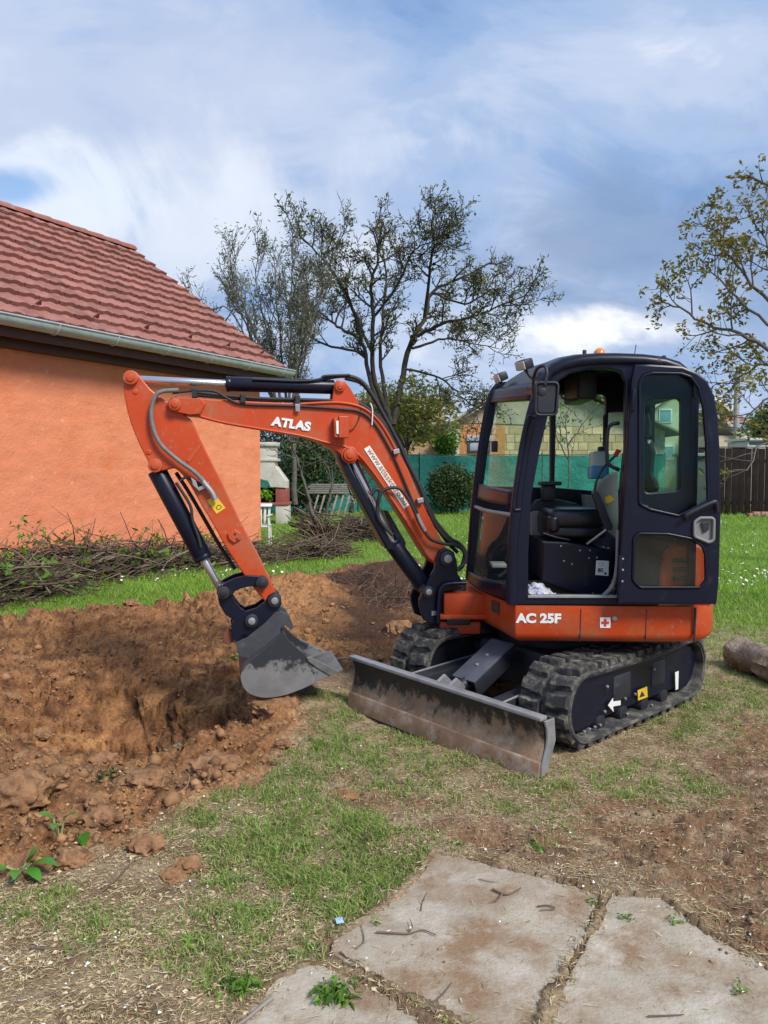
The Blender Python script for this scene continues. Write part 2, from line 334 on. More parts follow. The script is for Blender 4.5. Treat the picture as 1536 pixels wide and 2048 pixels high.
def masks(x, y):
    w = 0.16 * fbm(x, y, 1.7, 4, 5); soil = sstep(.10, -.12, sdpoly(x, y, DIRT) + w)
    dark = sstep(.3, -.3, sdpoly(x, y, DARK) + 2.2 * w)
    mud = np.maximum(sstep(.22, -.22, sdpoly(x, y, MUD) + 2.0 * w), .8 * sstep(.12, -.12, sdpoly(x, y, MUD2) + 1.5 * w))
    slab = np.full(np.shape(x), 1e9)
    for s in SLABXY: slab = np.minimum(slab, sdpoly(x, y, s))
    return soil, dark, mud, slab
def height(x, y, mk=None, parts=False):
    x = np.asarray(x, float); y = np.asarray(y, float)
    soil, dark, mud, slab = mk if mk is not None else masks(x, y)
    h = .018 * fbm(x, y, .9, 4, 1) * sstep(40, 10, y) + .006 * fbm(x, y, 7, 3, 2)
    # spoil ridge behind the pit
    best = np.full(x.shape, 1e9); hz = np.zeros(x.shape); sgn = np.zeros(x.shape)
    for (ax, ay, az), (bx, by, bz) in zip(RIDGE[:-1], RIDGE[1:]):
        ex, ey = bx - ax, by - ay; t = np.clip(((x - ax) * ex + (y - ay) * ey) / (ex * ex + ey * ey), 0, 1)
        d = np.hypot(x - ax - t * ex, y - ay - t * ey); m = d < best
        hz = np.where(m, az + t * (bz - az), hz); sgn = np.where(m, (x - ax) * ey - (y - ay) * ex, sgn); best = np.minimum(best, d)
    wid = np.where(sgn > 0, 1.05, .62) * (1 + .25 * fbm(x, y, 1.1, 2, 8))
    r1 = np.exp(-(best / wid) ** 2.0)
    h = h + .93 * hz * r1 * (1 + .22 * fbm(x, y, 1.9, 3, 9))
    # the pit
    pit = gauss(x, y, -1.62, 4.80, .80, .62, -.10) 
    pit = sstep(.16, .86, pit + .16 * fbm(x, y, 2.2, 4, 12))
    h = h - .62 * pit
    h = h + .17 * gauss(x, y, -2.85, 4.45, .5, .9, .25) + .10 * gauss(x, y, -2.3, 3.75, .5, .3) - .05 * gauss(x, y, -1.6, 4.05, .5, .25)
    h = h + .085 * gauss(x, y, -.80, 4.38, .40, .26) + .13 * gauss(x, y, -1.05, 5.2, .5, .4) + .10 * gauss(x, y, -.62, 4.85, .25, .3)
    h = h + .10 * gauss(x, y, -.95, 4.12, .28, .14) - .11 * gauss(x, y, -1.02, 3.98, .12, .05, .2)
    # lumps in loose soil: billowed noise with small undercut shadows
    yy = y + 2.3 * h; xq = x + 1.0 * h; bil = np.abs(fbm(xq, yy, 3.1, 4, 20, .55)); bil2 = np.abs(fbm(xq + .1, yy, 8.3, 3, 25, .6))
    lum = .10 * (bil - .22) + .075 * (bil2 - .19) + .07 * fbm(xq, yy, 2.2, 3, 31) + .062 * (np.abs(fbm(xq, yy, 16, 3, 36, .7)) - .2)
    smooth = 1 - .6 * gauss(x, y, -.55, 7.1, .45, .6)
    lum = soil * lum * np.clip(smooth, .1, 1) * (1.0 + .25 * r1) * (1 - .35 * dark)
    h = h + lum
    h = h + dark * (.03 * fbm(x, y, 9, 3, 41) - .05)
    # churned mud with tread ruts on the right
    c, s = math.cos(.75), math.sin(.75); u = x * c + y * s; v = -x * s + y * c
    rut = np.sin(u * 2 * np.pi / .11 + 2.5 * fbm(x, y, 2.5, 2, 44)) * sstep(-.1, .25, fbm(x, y, 1.5, 2, 46))
    h = h + mud * (.016 * rut + .060 * (np.abs(fbm(x, y, 6, 4, 48, .62)) - .2) + .03 * fbm(x, y, 2.5, 2, 49))
    h = h - .075 * gauss(x, y, G(960, 1678).x, G(960, 1678).y, .15, .05, -.25) + .03 * gauss(x, y, G(980, 1655).x, G(980, 1655).y, .22, .05, -.25)
    h = h + .05 * gauss(x, y, -.25, 4.75, .3, .3)
    # rough sod between the grass plants
    sod = .012 * np.abs(fbm(x, y, 11, 3, 52, .6)) + .010 * fbm(x, y, 4.5, 3, 54)
    h = h + (1 - soil) * (1 - mud) * sod * sstep(25, 9, y)
    cr = .055 * fbm(x, y, 4, 4, 57) + .012; h = np.where(slab < -cr, np.minimum(h, 0) * .3 - .05, np.where(slab < .015, np.clip(h, .0, .02) + .010, h))
    return (h, lum) if parts else h
def axis_y():
    ys = [1.1]
    while ys[-1] < 15: ys.append(ys[-1] + max(.013, .0036 * ys[-1]))
    d = .06
    while ys[-1] < 3000: ys.append(ys[-1] + d); d *= 1.09
    b = [1.1]; d = .03
    while b[-1] > -600: b.append(b[-1] - d); d *= 1.22
    return np.array(b[:0:-1] + ys)
def axis_x():
    xs = [0.0]
    while xs[-1] < 3.6: xs.append(xs[-1] + .019)
    d = .02
    while xs[-1] < 2500: xs.append(xs[-1] + d); d *= 1.06
    a = np.array(xs); return np.concatenate([-a[:0:-1], a])
def make_ground():
    X, Y = np.meshgrid(axis_x(), axis_y()); shp = X.shape; x = X.ravel(); y = Y.ravel()
    mk = masks(x, y); soil, dark, mud, slab = mk; z, lum = height(x, y, mk, True); zb_ = (z - lum).reshape(shp); gy, gx = np.gradient(zb_, axis_y(), axis_x()); gx = np.clip(gx, -1.6, 1.6).ravel(); gy = np.clip(gy, -1.6, 1.6).ravel(); nl = np.sqrt(1 + gx * gx + gy * gy)
    # gentle sideways push so that clods overhang a little
    near = (np.abs(x) < 5) & (y < 12) & (y > 1)
    px = np.where(near, soil * .030 * fbm(x, y, 4.2, 3, 61), 0); py = np.where(near, soil * .030 * fbm(x, y, 4.2, 3, 66), 0)
    V = np.stack([x + px - gx / nl * lum, y + py - gy / nl * lum, z - lum + lum / nl], 1); nx = shp[1]
    i = np.arange(shp[0] - 1)[:, None] * nx; j = np.arange(nx - 1)[None]
    F = np.stack([i + j, i + j + 1, i + nx + j + 1, i + nx + j], -1).reshape(-1, 4)
    # albedo of what lies on the ground
    yq = y + 2.3 * z; n1 = fbm(x, yq, 1.3, 4, 70); n2 = fbm(x, yq, 6.5, 4, 75); n3 = fbm(x, yq, 19, 3, 80, .6)
    dry = np.array([.43, .315, .20]); drydk = np.array([.26, .17, .10]); green = np.array([.20, .23, .075]); lawn = np.array([.12, .22, .04])
    s1 = np.array([.35, .170, .078]); s2 = np.array([.19, .088, .043]); s3 = np.array([.50, .255, .110]); dk = np.array([.085, .046, .030]); md = np.array([.265, .150, .085])
    def mix(a, b, t): return a * (1 - t[:, None]) + b * t[:, None]
    C = mix(np.broadcast_to(dry, (len(x), 3)), np.broadcast_to(drydk, (len(x), 3)), sstep(-.25, .45, n2 + .5 * n3))
    gd = gdens(x, y); C = mix(C, np.broadcast_to(green, C.shape), .55 * gd * sstep(10, 6, y)); C = mix(C, np.broadcast_to(lawn, C.shape), .85 * sstep(6.5, 9.2, y))
    C = mix(C, np.broadcast_to(md, C.shape), mud * sstep(-.4, .3, n2 + .2)); C = mix(C, np.broadcast_to(drydk * .75, C.shape), mud * sstep(.1, .5, n3 + n1))
    S = mix(np.broadcast_to(s1, C.shape), np.broadcast_to(s2, C.shape), sstep(-.2, .5, n2 + n1 * .7)); S = mix(S, np.broadcast_to(s3, C.shape), sstep(.0, .55, n1 - n2 * .5))
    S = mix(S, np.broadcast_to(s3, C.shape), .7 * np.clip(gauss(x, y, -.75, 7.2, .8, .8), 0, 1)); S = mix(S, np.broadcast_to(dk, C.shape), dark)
    S = mix(S, np.broadcast_to(dk, C.shape), .85 * sstep(.18, .5, n3 + .35 * n2)); S = mix(S, np.broadcast_to(drydk, C.shape), .8 * gauss(x, y, -1.3, 3.75, .45, .15))
    C = mix(C, S, soil); C = C * (1 + .28 * n3)[:, None]
    me_o = from_np('ground', V, F, None, smooth=True, recenter=False); me = me_o.data
    at_ = me.color_attributes.new('albedo', 'FLOAT_COLOR', 'POINT'); at_.data.foreach_set('color', np.concatenate([np.clip(C, .01, 1), np.ones((len(x), 1))], 1).astype(np.float32).ravel())
    m = bpy.data.materials.new('earth_and_turf'); m.use_nodes = True; N = m.node_tree.nodes; L = m.node_tree.links; b = N['Principled BSDF']
    b.inputs['Roughness'].default_value = .95; b.inputs['Specular IOR Level'].default_value = .15
    a = N.new('ShaderNodeAttribute'); a.attribute_name = 'albedo'; tc = N.new('ShaderNodeTexCoord')
    n = N.new('ShaderNodeTexNoise'); n.inputs['Scale'].default_value = 55; n.inputs['Detail'].default_value = 8; n.inputs['Roughness'].default_value = .7; L.new(tc.outputs['Object'], n.inputs['Vector'])
    mr = N.new('ShaderNodeMapRange'); L.new(n.outputs[0], mr.inputs[0]); mr.inputs[1].default_value = .3; mr.inputs[2].default_value = .7; mr.inputs[3].default_value = .5; mr.inputs[4].default_value = 1.45
    sc = N.new('ShaderNodeVectorMath'); sc.operation = 'SCALE'; L.new(a.outputs[0], sc.inputs[0]); L.new(mr.outputs[0], sc.inputs['Scale']); L.new(sc.outputs[0], b.inputs['Base Color'])
    bp = N.new('ShaderNodeBump'); bp.inputs['Distance'].default_value = .025; bp.inputs['Strength'].default_value = .9; L.new(n.outputs[0], bp.inputs['Height']); L.new(bp.outputs[0], b.inputs['Normal'])
    me.materials.append(m); me_o['kind'] = 'structure'; return me_o
# patches of turf in front (photo pixels, radius in metres, strength)
TUFT = [(760, 1500, .55, 1.0), (640, 1600, .35, 1.0), (700, 1690, .35, .9), (800, 1740, .22, .9), (1340, 1560, .25, 1.0), (1340, 1440, .3, .7), (1450, 1400, .4, .8), (430, 1570, .20, 1.0), (600, 1500, .3, .6), (100, 1800, .15, .9), (640, 1860, .10, .7), (420, 1830, .10, .9),
        (1220, 1600, .3, .5), (480, 1650, .3, .5), (690, 1420, .25, .9), (1490, 1260, .8, .8), (1500, 1130, 1.5, .9), (1080, 1690, .06, .8), (740, 1780, .18, .7), (540, 1700, .15, .8), (220, 1850, .12, .7)]
TW = [(G(a, b).x, G(a, b).y, r, s) for a, b, r, s in TUFT]
def gdens(x, y):
    soil, dark, mud, slab = masks(x, y); d = .05 + .6 * fbm(x, y, 1.2, 3, 90) + .62 * sstep(3.9, 5.2, y) * sstep(.9, 1.9, x - .12 * (y - 5))
    for cx, cy, r, s in TW: d = d + s * np.exp(-(((x - cx) / (r * .95)) ** 2 + ((y - cy) / (r * .95)) ** 2))
    d = d * (.25 + 1.5 * sstep(-.25, .35, fbm(x, y, 5.5, 3, 95) + .6 * fbm(x, y, 14, 2, 96))) + .9 * sstep(6.5, 8.5, y)
    d = np.clip(d, 0, 1) * (1 - sstep(.25, .6, soil)) * (1 - .85 * mud) * sstep(-.01, .05, slab)
    return d
ground = make_ground()
# ------------------------------------------------------------------ grass, clippings, petals, crumbs: nobody could count them
def in_view(x, y, m=1.0): return np.abs(x) < (y * .54 + m)
def scatter(n, y0, y1, p=1.6, m=.6):
    """points spread over the yard, thinning out with distance"""
    a = 1 - p; u = rng.random(n); y = (y0 ** a + u * (y1 ** a - y0 ** a)) ** (1 / a); x = (rng.random(n) * 2 - 1) * (y * .54 + m); return x, y
def blades(name, x, y, hgt, wid, lean, m, label, seg=2):
    n = len(x); z = height(x, y) - .004; th = rng.random(n) * 2 * np.pi; la = rng.random(n) * 2 * np.pi
    h = hgt * (.35 + .75 * rng.random(n) + .45 * sstep(-.1, .45, fbm(x, y, 4.0, 3, 17))); w = wid * (.6 + .8 * rng.random(n)); l = h * lean * (.3 + rng.random(n))
    wx, wy = np.cos(th) * w / 2, np.sin(th) * w / 2; lx, ly = np.cos(la) * l, np.sin(la) * l
    B0 = np.stack([x - wx, y - wy, z], 1); B1 = np.stack([x + wx, y + wy, z], 1)
    if seg == 1:
        T = np.stack([x + lx, y + ly, z + h], 1); V = np.stack([B0, B1, T], 1).reshape(-1, 3); F = np.arange(3 * n).reshape(-1, 3)
    else:
        k = .55; M0 = np.stack([x - wx * .8 + lx * .3, y - wy * .8 + ly * .3, z + h * k], 1); M1 = np.stack([x + wx * .8 + lx * .3, y + wy * .8 + ly * .3, z + h * k], 1)
        T = np.stack([x + lx, y + ly, z + h * (.95 - .25 * rng.random(n))], 1); V = np.stack([B0, B1, M1, M0, T], 1).reshape(-1, 3)
        i = np.arange(n)[:, None] * 5; F = np.concatenate([i + [0, 1, 2], i + [0, 2, 3], i + [3, 2, 4]], 0)
    o = from_np(name, V, F, m, kind='stuff'); tag(o, label, 'grass'); return o
GREEN = [(.12, .22, .03), (.19, .33, .05), (.27, .42, .075), (.22, .34, .07), (.42, .43, .16), (.10, .19, .03), (.15, .27, .04), (.50, .44, .24), (.34, .27, .13)]
LAWN = [(.12, .25, .022), (.18, .35, .03), (.26, .46, .045), (.34, .48, .07), (.20, .38, .035)]
STRAW = [(.42, .32, .17), (.56, .45, .27), (.33, .23, .12), (.24, .15, .08), (.62, .54, .36), (.19, .20, .08)]
g_mat = mat('grass_blade', (.1, .2, .04), .6, var=.15, scale=2, island=GREEN, sss=.3, spec=.25)
l_mat = mat('lawn_blade', (.1, .2, .04), .6, var=.25, scale=.6, island=LAWN, sss=.35, spec=.25)
s_mat = mat('dry_straw', (.4, .3, .2), .8, var=.2, island=STRAW, spec=.2)
x, y = scatter(480000, 1.7, 9.5, 1.7); k = rng.random(len(x)) < gdens(x, y) ** 1.2; x, y = x[k][:150000], y[k][:150000]
blades('grass', x, y, .034, .0042, 1.0, g_mat, 'patchy short green grass around the excavator')
x, y = scatter(230000, 6.0, 45, 1.5, 1.5); s_ = masks(x, y)[0]; k = (rng.random(len(x)) > s_ * 1.2) & (rng.random(len(x)) < sstep(6.0, 9.0, y + 1.5 * fbm(x, y, .8, 3, 33)) + .05); x, y = x[k][:150000], y[k][:150000]
blades('lawn', x, y, .034 + .0032 * y, .007 + .0006 * y, .8, l_mat, 'bright green lawn stretching back to the fence', seg=1)
def flakes(name, n, y0, y1, L_, W_, m, label, cat, dens, lift=.004, p=1.7, tilt=.25):
    x, y = scatter(n * 4, y0, y1, p); k = rng.random(len(x)) < dens(x, y); x, y = x[k][:n], y[k][:n]; n = len(x)
    z = np.where(onslab(x, y), SLABZ + .002, height(x, y)) + lift; th = rng.random(n) * 2 * np.pi; l = L_ * (.4 + 1.2 * rng.random(n)); w = W_ * (.5 + rng.random(n))
    dx, dy = np.cos(th) * l / 2, np.sin(th) * l / 2; ex, ey = -np.sin(th) * w / 2, np.cos(th) * w / 2; tz = (rng.random(n) - .3) * l * tilt; ez = (rng.random(n) - .5) * w * .8
    V = np.stack([np.stack([x - dx, y - dy, z - tz * .3], 1), np.stack([x + ex, y + ey, z + ez + .002], 1), np.stack([x + dx, y + dy, z + np.abs(tz)], 1), np.stack([x - ex, y - ey, z - ez + .002], 1)], 1).reshape(-1, 3)
    i = np.arange(n)[:, None] * 4; F = np.concatenate([i + [0, 1, 2], i + [0, 2, 3]], 0)
    o = from_np(name, V, F, m, kind='stuff'); tag(o, label, cat); return o
SLABZ = .006
def onslab(x, y):
    d = np.full(np.shape(x), 1e9)
    for s in SLABXY: d = np.minimum(d, sdpoly(x, y, s))
    return d < 0
def d_straw(x, y):
    soil, dark, mud, slab = masks(x, y); return np.clip((.55 + .5 * fbm(x, y, 2.1, 3, 97)) * (1 - .93 * soil) * (1 - .5 * mud) * sstep(-.05, .05, slab) + .01 + .05 * dark, 0, 1)
flakes('dry_clippings', 80000, 1.7, 7.5, .027, .0024, s_mat, 'dry straw-coloured grass clippings and wood chips on the yard', 'clippings', d_straw)
flakes('wood_chips', 4500, 1.7, 6.0, .016, .009, mat('chip', (.5, .4, .25), .8, island=[(.55, .40, .22), (.66, .52, .33), (.40, .27, .14), (.72, .62, .45)], spec=.2), 'pale wood chips scattered among the sparse grass', 'wood chips', lambda x, y: np.clip(d_straw(x, y) * sstep(.5, -1.2, x + .3 * (y - 3)), 0, 1))
def d_pet(x, y):
    soil, dark, mud, slab = masks(x, y); return np.clip((.25 + .9 * fbm(x, y, 1.6, 3, 98)) * (1 - .9 * soil) * np.where(slab < 0, .12, 1), 0, 1)
flakes('fallen_petals', 800, 1.7, 6.5, .009, .007, mat('petal', (.80, .80, .82), .6, var=.05), 'tiny white petals fallen over grass and soil', 'petals', d_pet, lift=.012)
flakes('lawn_daisies', 1400, 8.5, 27, .035, .03, mat('daisy', (.78, .78, .72), .6, var=.05), 'white daisies dotted over the far lawn', 'daisies', lambda x, y: np.clip((1 - masks(x, y)[0]) * (.1 + 1.4 * fbm(x, y, .5, 3, 88)), 0, 1), lift=.075)
def crumbs(name, n, size, dens, m, label, y0=1.8, y1=9.5, p=1.8, seedmesh=2):
    x, y = scatter(n * 6, y0, y1, p); k = rng.random(len(x)) < dens(x, y); x, y = x[k][:n], y[k][:n]; n = len(x)
    z = np.where(onslab(x, y), SLABZ, height(x, y)); s = size * (.35 + rng.random(n) ** 4 * 1.9)
    base = np.array([(1, 0, 0), (-1, 0, 0), (0, 1, 0), (0, -1, 0), (0, 0, 1), (0, 0, -1), (.6, .6, .55), (-.6, .6, .5), (.6, -.6, .5), (-.6, -.6, .55)], float)
    tri = np.array([(0, 6, 4), (0, 4, 8), (2, 4, 6), (2, 7, 4), (1, 4, 7), (1, 9, 4), (3, 4, 9), (3, 8, 4), (0, 2, 6), (2, 1, 7), (1, 3, 9), (3, 0, 8), (0, 5, 2), (2, 5, 1), (1, 5, 3), (3, 5, 0)])
    a = rng.random(n) * 2 * np.pi; c, si = np.cos(a), np.sin(a); q = base[None] * (1 + .8 * (rng.random((n, 10, 3)) - .5)) * s[:, None, None]
    q[:, :, 2] *= (.5 + .5 * rng.random(n))[:, None]
    V = np.stack([q[:, :, 0] * c[:, None] - q[:, :, 1] * si[:, None] + x[:, None], q[:, :, 0] * si[:, None] + q[:, :, 1] * c[:, None] + y[:, None], q[:, :, 2] + (z + s * .25)[:, None]], 2).reshape(-1, 3)
    F = (np.arange(n)[:, None, None] * 10 + tri[None]).reshape(-1, 3); o = from_np(name, V, F, m, kind='stuff', smooth=False); tag(o, label, 'soil'); return o
soil_m = mat('soil_crumb', (.26, .12, .055), .95, var=.25, scale=20, bump=.004, bscale=60, island=[(.20, .105, .055), (.33, .18, .09), (.28, .15, .075), (.42, .23, .11), (.15, .08, .045)], spec=.15)
crumbs('soil_crumbs', 26000, .0065, lambda x, y: np.clip(masks(x, y)[0] * (.35 + .9 * fbm(x, y, 2.4, 3, 99)), 0, 1), soil_m, 'loose crumbs of reddish soil over the spoil heap')
crumbs('soil_lumps', 1500, .020, lambda x, y: np.clip(masks(x, y)[0] * (.25 + 1.2 * fbm(x, y, 2.0, 3, 29)), 0, 1), soil_m, 'small broken lumps of reddish soil over the spoil heap')
mud_m = mat('mud_crumb', (.22, .13, .075), .95, var=.25, scale=20, island=[(.19, .11, .065), (.27, .16, .09), (.34, .22, .13), (.14, .08, .05)], spec=.15)
crumbs('mud_crumbs', 6000, .005, lambda x, y: np.clip(masks(x, y)[2] * (.5 + fbm(x, y, 2.4, 3, 99)) + .012 * onslab(x, y) * sstep(-.1, .4, fbm(x, y, 3, 2, 23)), 0, 1), mud_m, 'crumbs of brown mud on the churned ground at right')
# ------------------------------------------------------------------ concrete paving
conc = mat('concrete', (.40, .345, .268), .9, var=.16, scale=3, bump=.006, bscale=70, dirt=((.27, .175, .105), .45, .62, 3.2), dirt2=((.53, .48, .40), .50, .72, 5.0), spec=.2)
def slab(pts):
    P = []
    n = len(pts)
    for i in range(n):
        a, b = pts[i], pts[(i + 1) % n]; k = max(2, int((b - a).length / .035)); nn = Vector((b.y - a.y, a.x - b.x, 0)).normalized()
        for j in range(k):
            p = a.lerp(b, j / k); P.append(p + nn * (.010 * perlin(p.x * 9, p.y * 9, 4) + .008 * perlin(p.x * 30, p.y * 30, 6)) * 1.6)
    return plate('slab', [[Vector((p.x, p.y, SLABZ - .04)) for p in P]], (0, 0, 1), .08, conc, pavement, bev=.006)
bed = bmesh.new(); bm_box(bed, (.45, 1.9, -.14), (1.6, 0, 0), (0, 1.3, 0), (0, 0, .03)); pavement = from_bm('pavement', bed, mat('sand_bed', (.25, .16, .1), .95), None, bev=0); pavement['kind'] = 'structure'
for s in SLABS: slab(s)
# ================================================================== the orange house
UH = Vector((math.sin(R(29.05)), math.cos(R(29.05)), 0)); NH = Vector((UH.y, -UH.x, 0))      # along the wall (away), out of the wall (towards us)
Z = Vector((0, 0, 1))
corner = G(521, 1100); corner.z = 0
def HP(a, o, z): return corner + UH * a + NH * o + Z * z
plaster = mat('orange_plaster', srgb(222, 138, 102), .92, var=.08, scale=.9, bump=.012, bscale=26, dirt=(srgb(214, 122, 82), .50, .74, 2.2), dirt2=(srgb(240, 165, 125), .60, .72, 9.0), spec=.2)
tilem = mat('roof_tile', (.30, .128, .102), .85, objvar=.20, var=.14, scale=3, bump=.002, bscale=50, dirt=((.38, .21, .175), .52, .72, 5), spec=.3)
tiledk = mat('tile_edge', (.30, .10, .075), .85, var=.15)
maroon = mat('maroon_wood', (.085, .030, .032), .6, var=.2, scale=4)
zinc = mat('zinc_gutter', (.38, .43, .43), .5, metal=.1, var=.18, scale=5, dirt=((.46, .48, .46), .55, .75, 8))
plinth_m = mat('stone_plinth', (.14, .10, .085), .9, var=.3, scale=7, bump=.02, bscale=12)
house = root('house', HP(-4, -2, 0), 'orange plastered house with a red tiled roof and grey gutter', 'house')
EAVE = 3.50; OUT = .42; GAB = .30; RUN = 4.09; RISE = 2.86; LEN = 12.0
def hbox(name, a0, a1, o0, o1, z0, z1, m, parent, bev=.004):
    return box(name, HP((a0 + a1) / 2, (o0 + o1) / 2, (z0 + z1) / 2), UH * ((a1 - a0) / 2), NH * ((o1 - o0) / 2), Z * ((z1 - z0) / 2), m, parent, bev)
# plinth and plaster; the plaster front is a fine grid with a trowelled relief
hbox('plinth', -LEN, -.06, -7.2, -.05, -.1, .24, plinth_m, house)
hbox('gable_core', -LEN, -.01, -7.3, -.02, .2, EAVE + .05, plaster, house)
def plaster_front():
    na, nz = 260, 110; a = np.linspace(-LEN, .0, na); z = np.linspace(.17, EAVE - .02, nz); A, Zz = np.meshgrid(a, z)
    edge = np.where(np.arange(nz)[:, None] == 0, .02 * fbm(A, Zz, 2, 2, 5), 0); off = .010 * fbm(A, Zz * 1.6, 3.0, 5, 7, .65) + .010
    P = np.array(corner)[None, None] + A[..., None] * np.array(UH) + off[..., None] * np.array(NH) + (Zz + edge)[..., None] * np.array(Z)
    i = np.arange(nz - 1)[:, None] * na; j = np.arange(na - 1)[None]; F = np.stack([i + j, i + j + 1, i + na + j + 1, i + na + j], -1).reshape(-1, 4)
    from_np('plaster_wall', P.reshape(-1, 3), F, plaster, house, smooth=True)
plaster_front()
# gable wall (seen only from aside) and roof deck
SL = math.atan2(RISE, RUN); UP = (-NH * math.cos(SL) + Z * math.sin(SL)); RN = (NH * math.sin(SL) + Z * math.cos(SL))
bm = bmesh.new()
tri = [HP(-.02, -.03, EAVE), HP(-.02, -(RUN - OUT) * 2 + .03, EAVE), HP(-.02, -(RUN - OUT), EAVE + RISE - .35)]
vs = [bm.verts.new(p) for p in tri] + [bm.verts.new(p - UH * .3) for p in tri]
bm.faces.new(vs[:3]); bm.faces.new(vs[3:]); 
for i in range(3): bm.faces.new([vs[i], vs[(i + 1) % 3], vs[3 + (i + 1) % 3], vs[3 + i]])
from_bm('gable_wall', bm, plaster, house)
E0 = HP(GAB, OUT, EAVE)                                  # eave corner at the far gable
SLOPE = math.hypot(RUN, RISE)
roof = box('roof', E0 - UH * (LEN / 2 + .0) + UP * (SLOPE / 2) - RN * .10, UH * (LEN / 2), UP * (SLOPE / 2), RN * .045, maroon, house)
UPB = (NH * math.cos(SL) + Z * math.sin(SL)); RNB = (-NH * math.sin(SL) + Z * math.cos(SL))
box('roof_back', E0 - UH * (LEN / 2) - NH * (2 * RUN) + UPB * (SLOPE / 2) - RNB * .10, UH * (LEN / 2), UPB * (SLOPE / 2 - .03), RNB * .04, tilem, house)
hbox('soffit', -LEN, GAB - .03, -.1, OUT - .05, EAVE - .22, EAVE - .17, maroon, house)
hbox('fascia', -LEN, GAB - .03, OUT - .05, OUT - .02, EAVE - .25, EAVE - .04, maroon, house)
hbox('cornice', -LEN, GAB - .05, -.05, .16, EAVE - .34, EAVE - .222, maroon, house)
box('verge_board', E0 + UP * (SLOPE / 2) - RN * .06 + UH * .012, UH * .012, UP * (SLOPE / 2), RN * .09, mat('verge_metal', (.22, .26, .27), .5, metal=.3), house)
# tiles: a waved piece with a thick lower lip, copied over the slope
ROWS, TW_ = 13, .335; TH = SLOPE / ROWS
def tile_mesh():
    bm = bmesh.new(); prof = [(0, .0), (.10, -.004), (.17, .016), (.215, .016), (.29, -.004), (TW_ - .006, .008)]
    rows = []
    for v, lift in ((-.012, .078), (TH + .05, .008)):
        rows.append([bm.verts.new(Vector((u, v, lift + w))) for u, w in prof])
    low = [bm.verts.new(Vector((u, -.012, w - .002))) for u, w in prof]
    for i in range(len(prof) - 1):
        bm.faces.new([rows[0][i], rows[0][i + 1], rows[1][i + 1], rows[1][i]]); bm.faces.new([low[i], low[i + 1], rows[0][i + 1], rows[0][i]])
    sd = bm.verts.new(Vector((prof[-1][0], TH + .05, -.01))); bm.faces.new([rows[0][-1], low[-1], sd, rows[1][-1]])
    me = bpy.data.meshes.new('tile'); bm.to_mesh(me); bm.free(); me.materials.append(tilem); return me
tme = tile_mesh()
MT = Matrix(((-UH).to_tuple(), UP.to_tuple(), RN.to_tuple())).transposed()
if MT.determinant() < 0:
    MT = Matrix((UH.to_tuple(), UP.to_tuple(), RN.to_tuple())).transposed(); DIRU = UH
else: DIRU = -UH
ncols = int(LEN / TW_)
tiles = []
for r in range(ROWS):
    for c in range(ncols):
        a = GAB - c * TW_; p = HP(a, OUT, EAVE) + UP * (r * TH)
        tiles.append((p, r, c))
def visible(p): d = p - CAM; return abs(d.x / d.y) * FPX < 830 and d.y > 0
vis = [t for t in tiles if visible(t[0] - UH * .15)]; vis.sort(key=lambda t: (t[0] - CAM).length)
near = vis[:300]; rest = [t for t in tiles if t not in near]
q = MT.to_euler()
def tile_origin(p): return p - UH * TW_ if DIRU == UH else p
for p, r, c in near:
    o = bpy.data.objects.new('tile', tme); COL.objects.link(o); place(o, roof, tile_origin(p) + RN * random.uniform(-.004, .006) + UP * random.uniform(-.006, .006)); o.rotation_euler = q
tv = np.array([v.co for v in tme.vertices]); tf = [tuple(p.vertices) for p in tme.polygons]; VV = []; FF = []
for p, r, c in rest:
    b = len(VV) * len(tv); w = np.array(tile_origin(p))[None] + tv @ np.array(MT).T; VV.append(w); FF += [tuple(i + b for i in f) for f in tf]
o = from_np('tile_field', np.concatenate(VV), np.array(FF), tilem, roof, kind='stuff')
# ridge tiles, gutter with clips, snow hooks
RIDGE0 = E0 + UP * SLOPE + Z * .02
for c in range(int(LEN / .42)):
    p0 = RIDGE0 - UH * (c * .42 + .0); bm = bmesh.new(); ring = []
    for d, rad in ((0, .125), (.05, .14), (.44, .118)):
        ring.append([bm.verts.new(p0 - UH * d + NH * (math.cos(t) * rad) + Z * (math.sin(t) * rad * .75)) for t in np.linspace(-.2, math.pi + .2, 9)])
    for a_, b_ in zip(ring[:-1], ring[1:]):
        for i in range(8): bm.faces.new([a_[i], a_[i + 1], b_[i + 1], b_[i]])
    bm.faces.new(ring[0])
    from_bm('ridge_tile', bm, tilem if c % 2 else tiledk, roof, smooth=40)
bm = bmesh.new(); g0 = HP(GAB + .02, OUT + .10, EAVE - .02); n_ = 11; ringp = []
for d in (0, LEN):
    ringp.append([(g0 - UH * d + NH * (math.cos(t) * .12) + Z * (math.sin(t) * .12)) for t in np.linspace(math.pi, 2 * math.pi, n_)] + [(g0 - UH * d + NH * (math.cos(t) * .11) + Z * (math.sin(t) * .11)) for t in np.linspace(2 * math.pi, math.pi, n_)])
va, vb = [[bm.verts.new(p) for p in rr] for rr in ringp]
for i in range(2 * n_): bm.faces.new([va[i], va[(i + 1) % (2 * n_)], vb[(i + 1) % (2 * n_)], vb[i]])
gutter = from_bm('gutter', bm, zinc, house, smooth=40)
bm = bmesh.new(); va = [bm.verts.new(p) for p in ringp[0][:n_]]; bm.faces.new(va); from_bm('gutter_end', bm, zinc, gutter)
tube('gutter_rim', [g0 + NH * .122 + Z * .004, g0 + NH * .122 + Z * .004 - UH * LEN], .014, zinc, gutter, curved=False, sides=8)
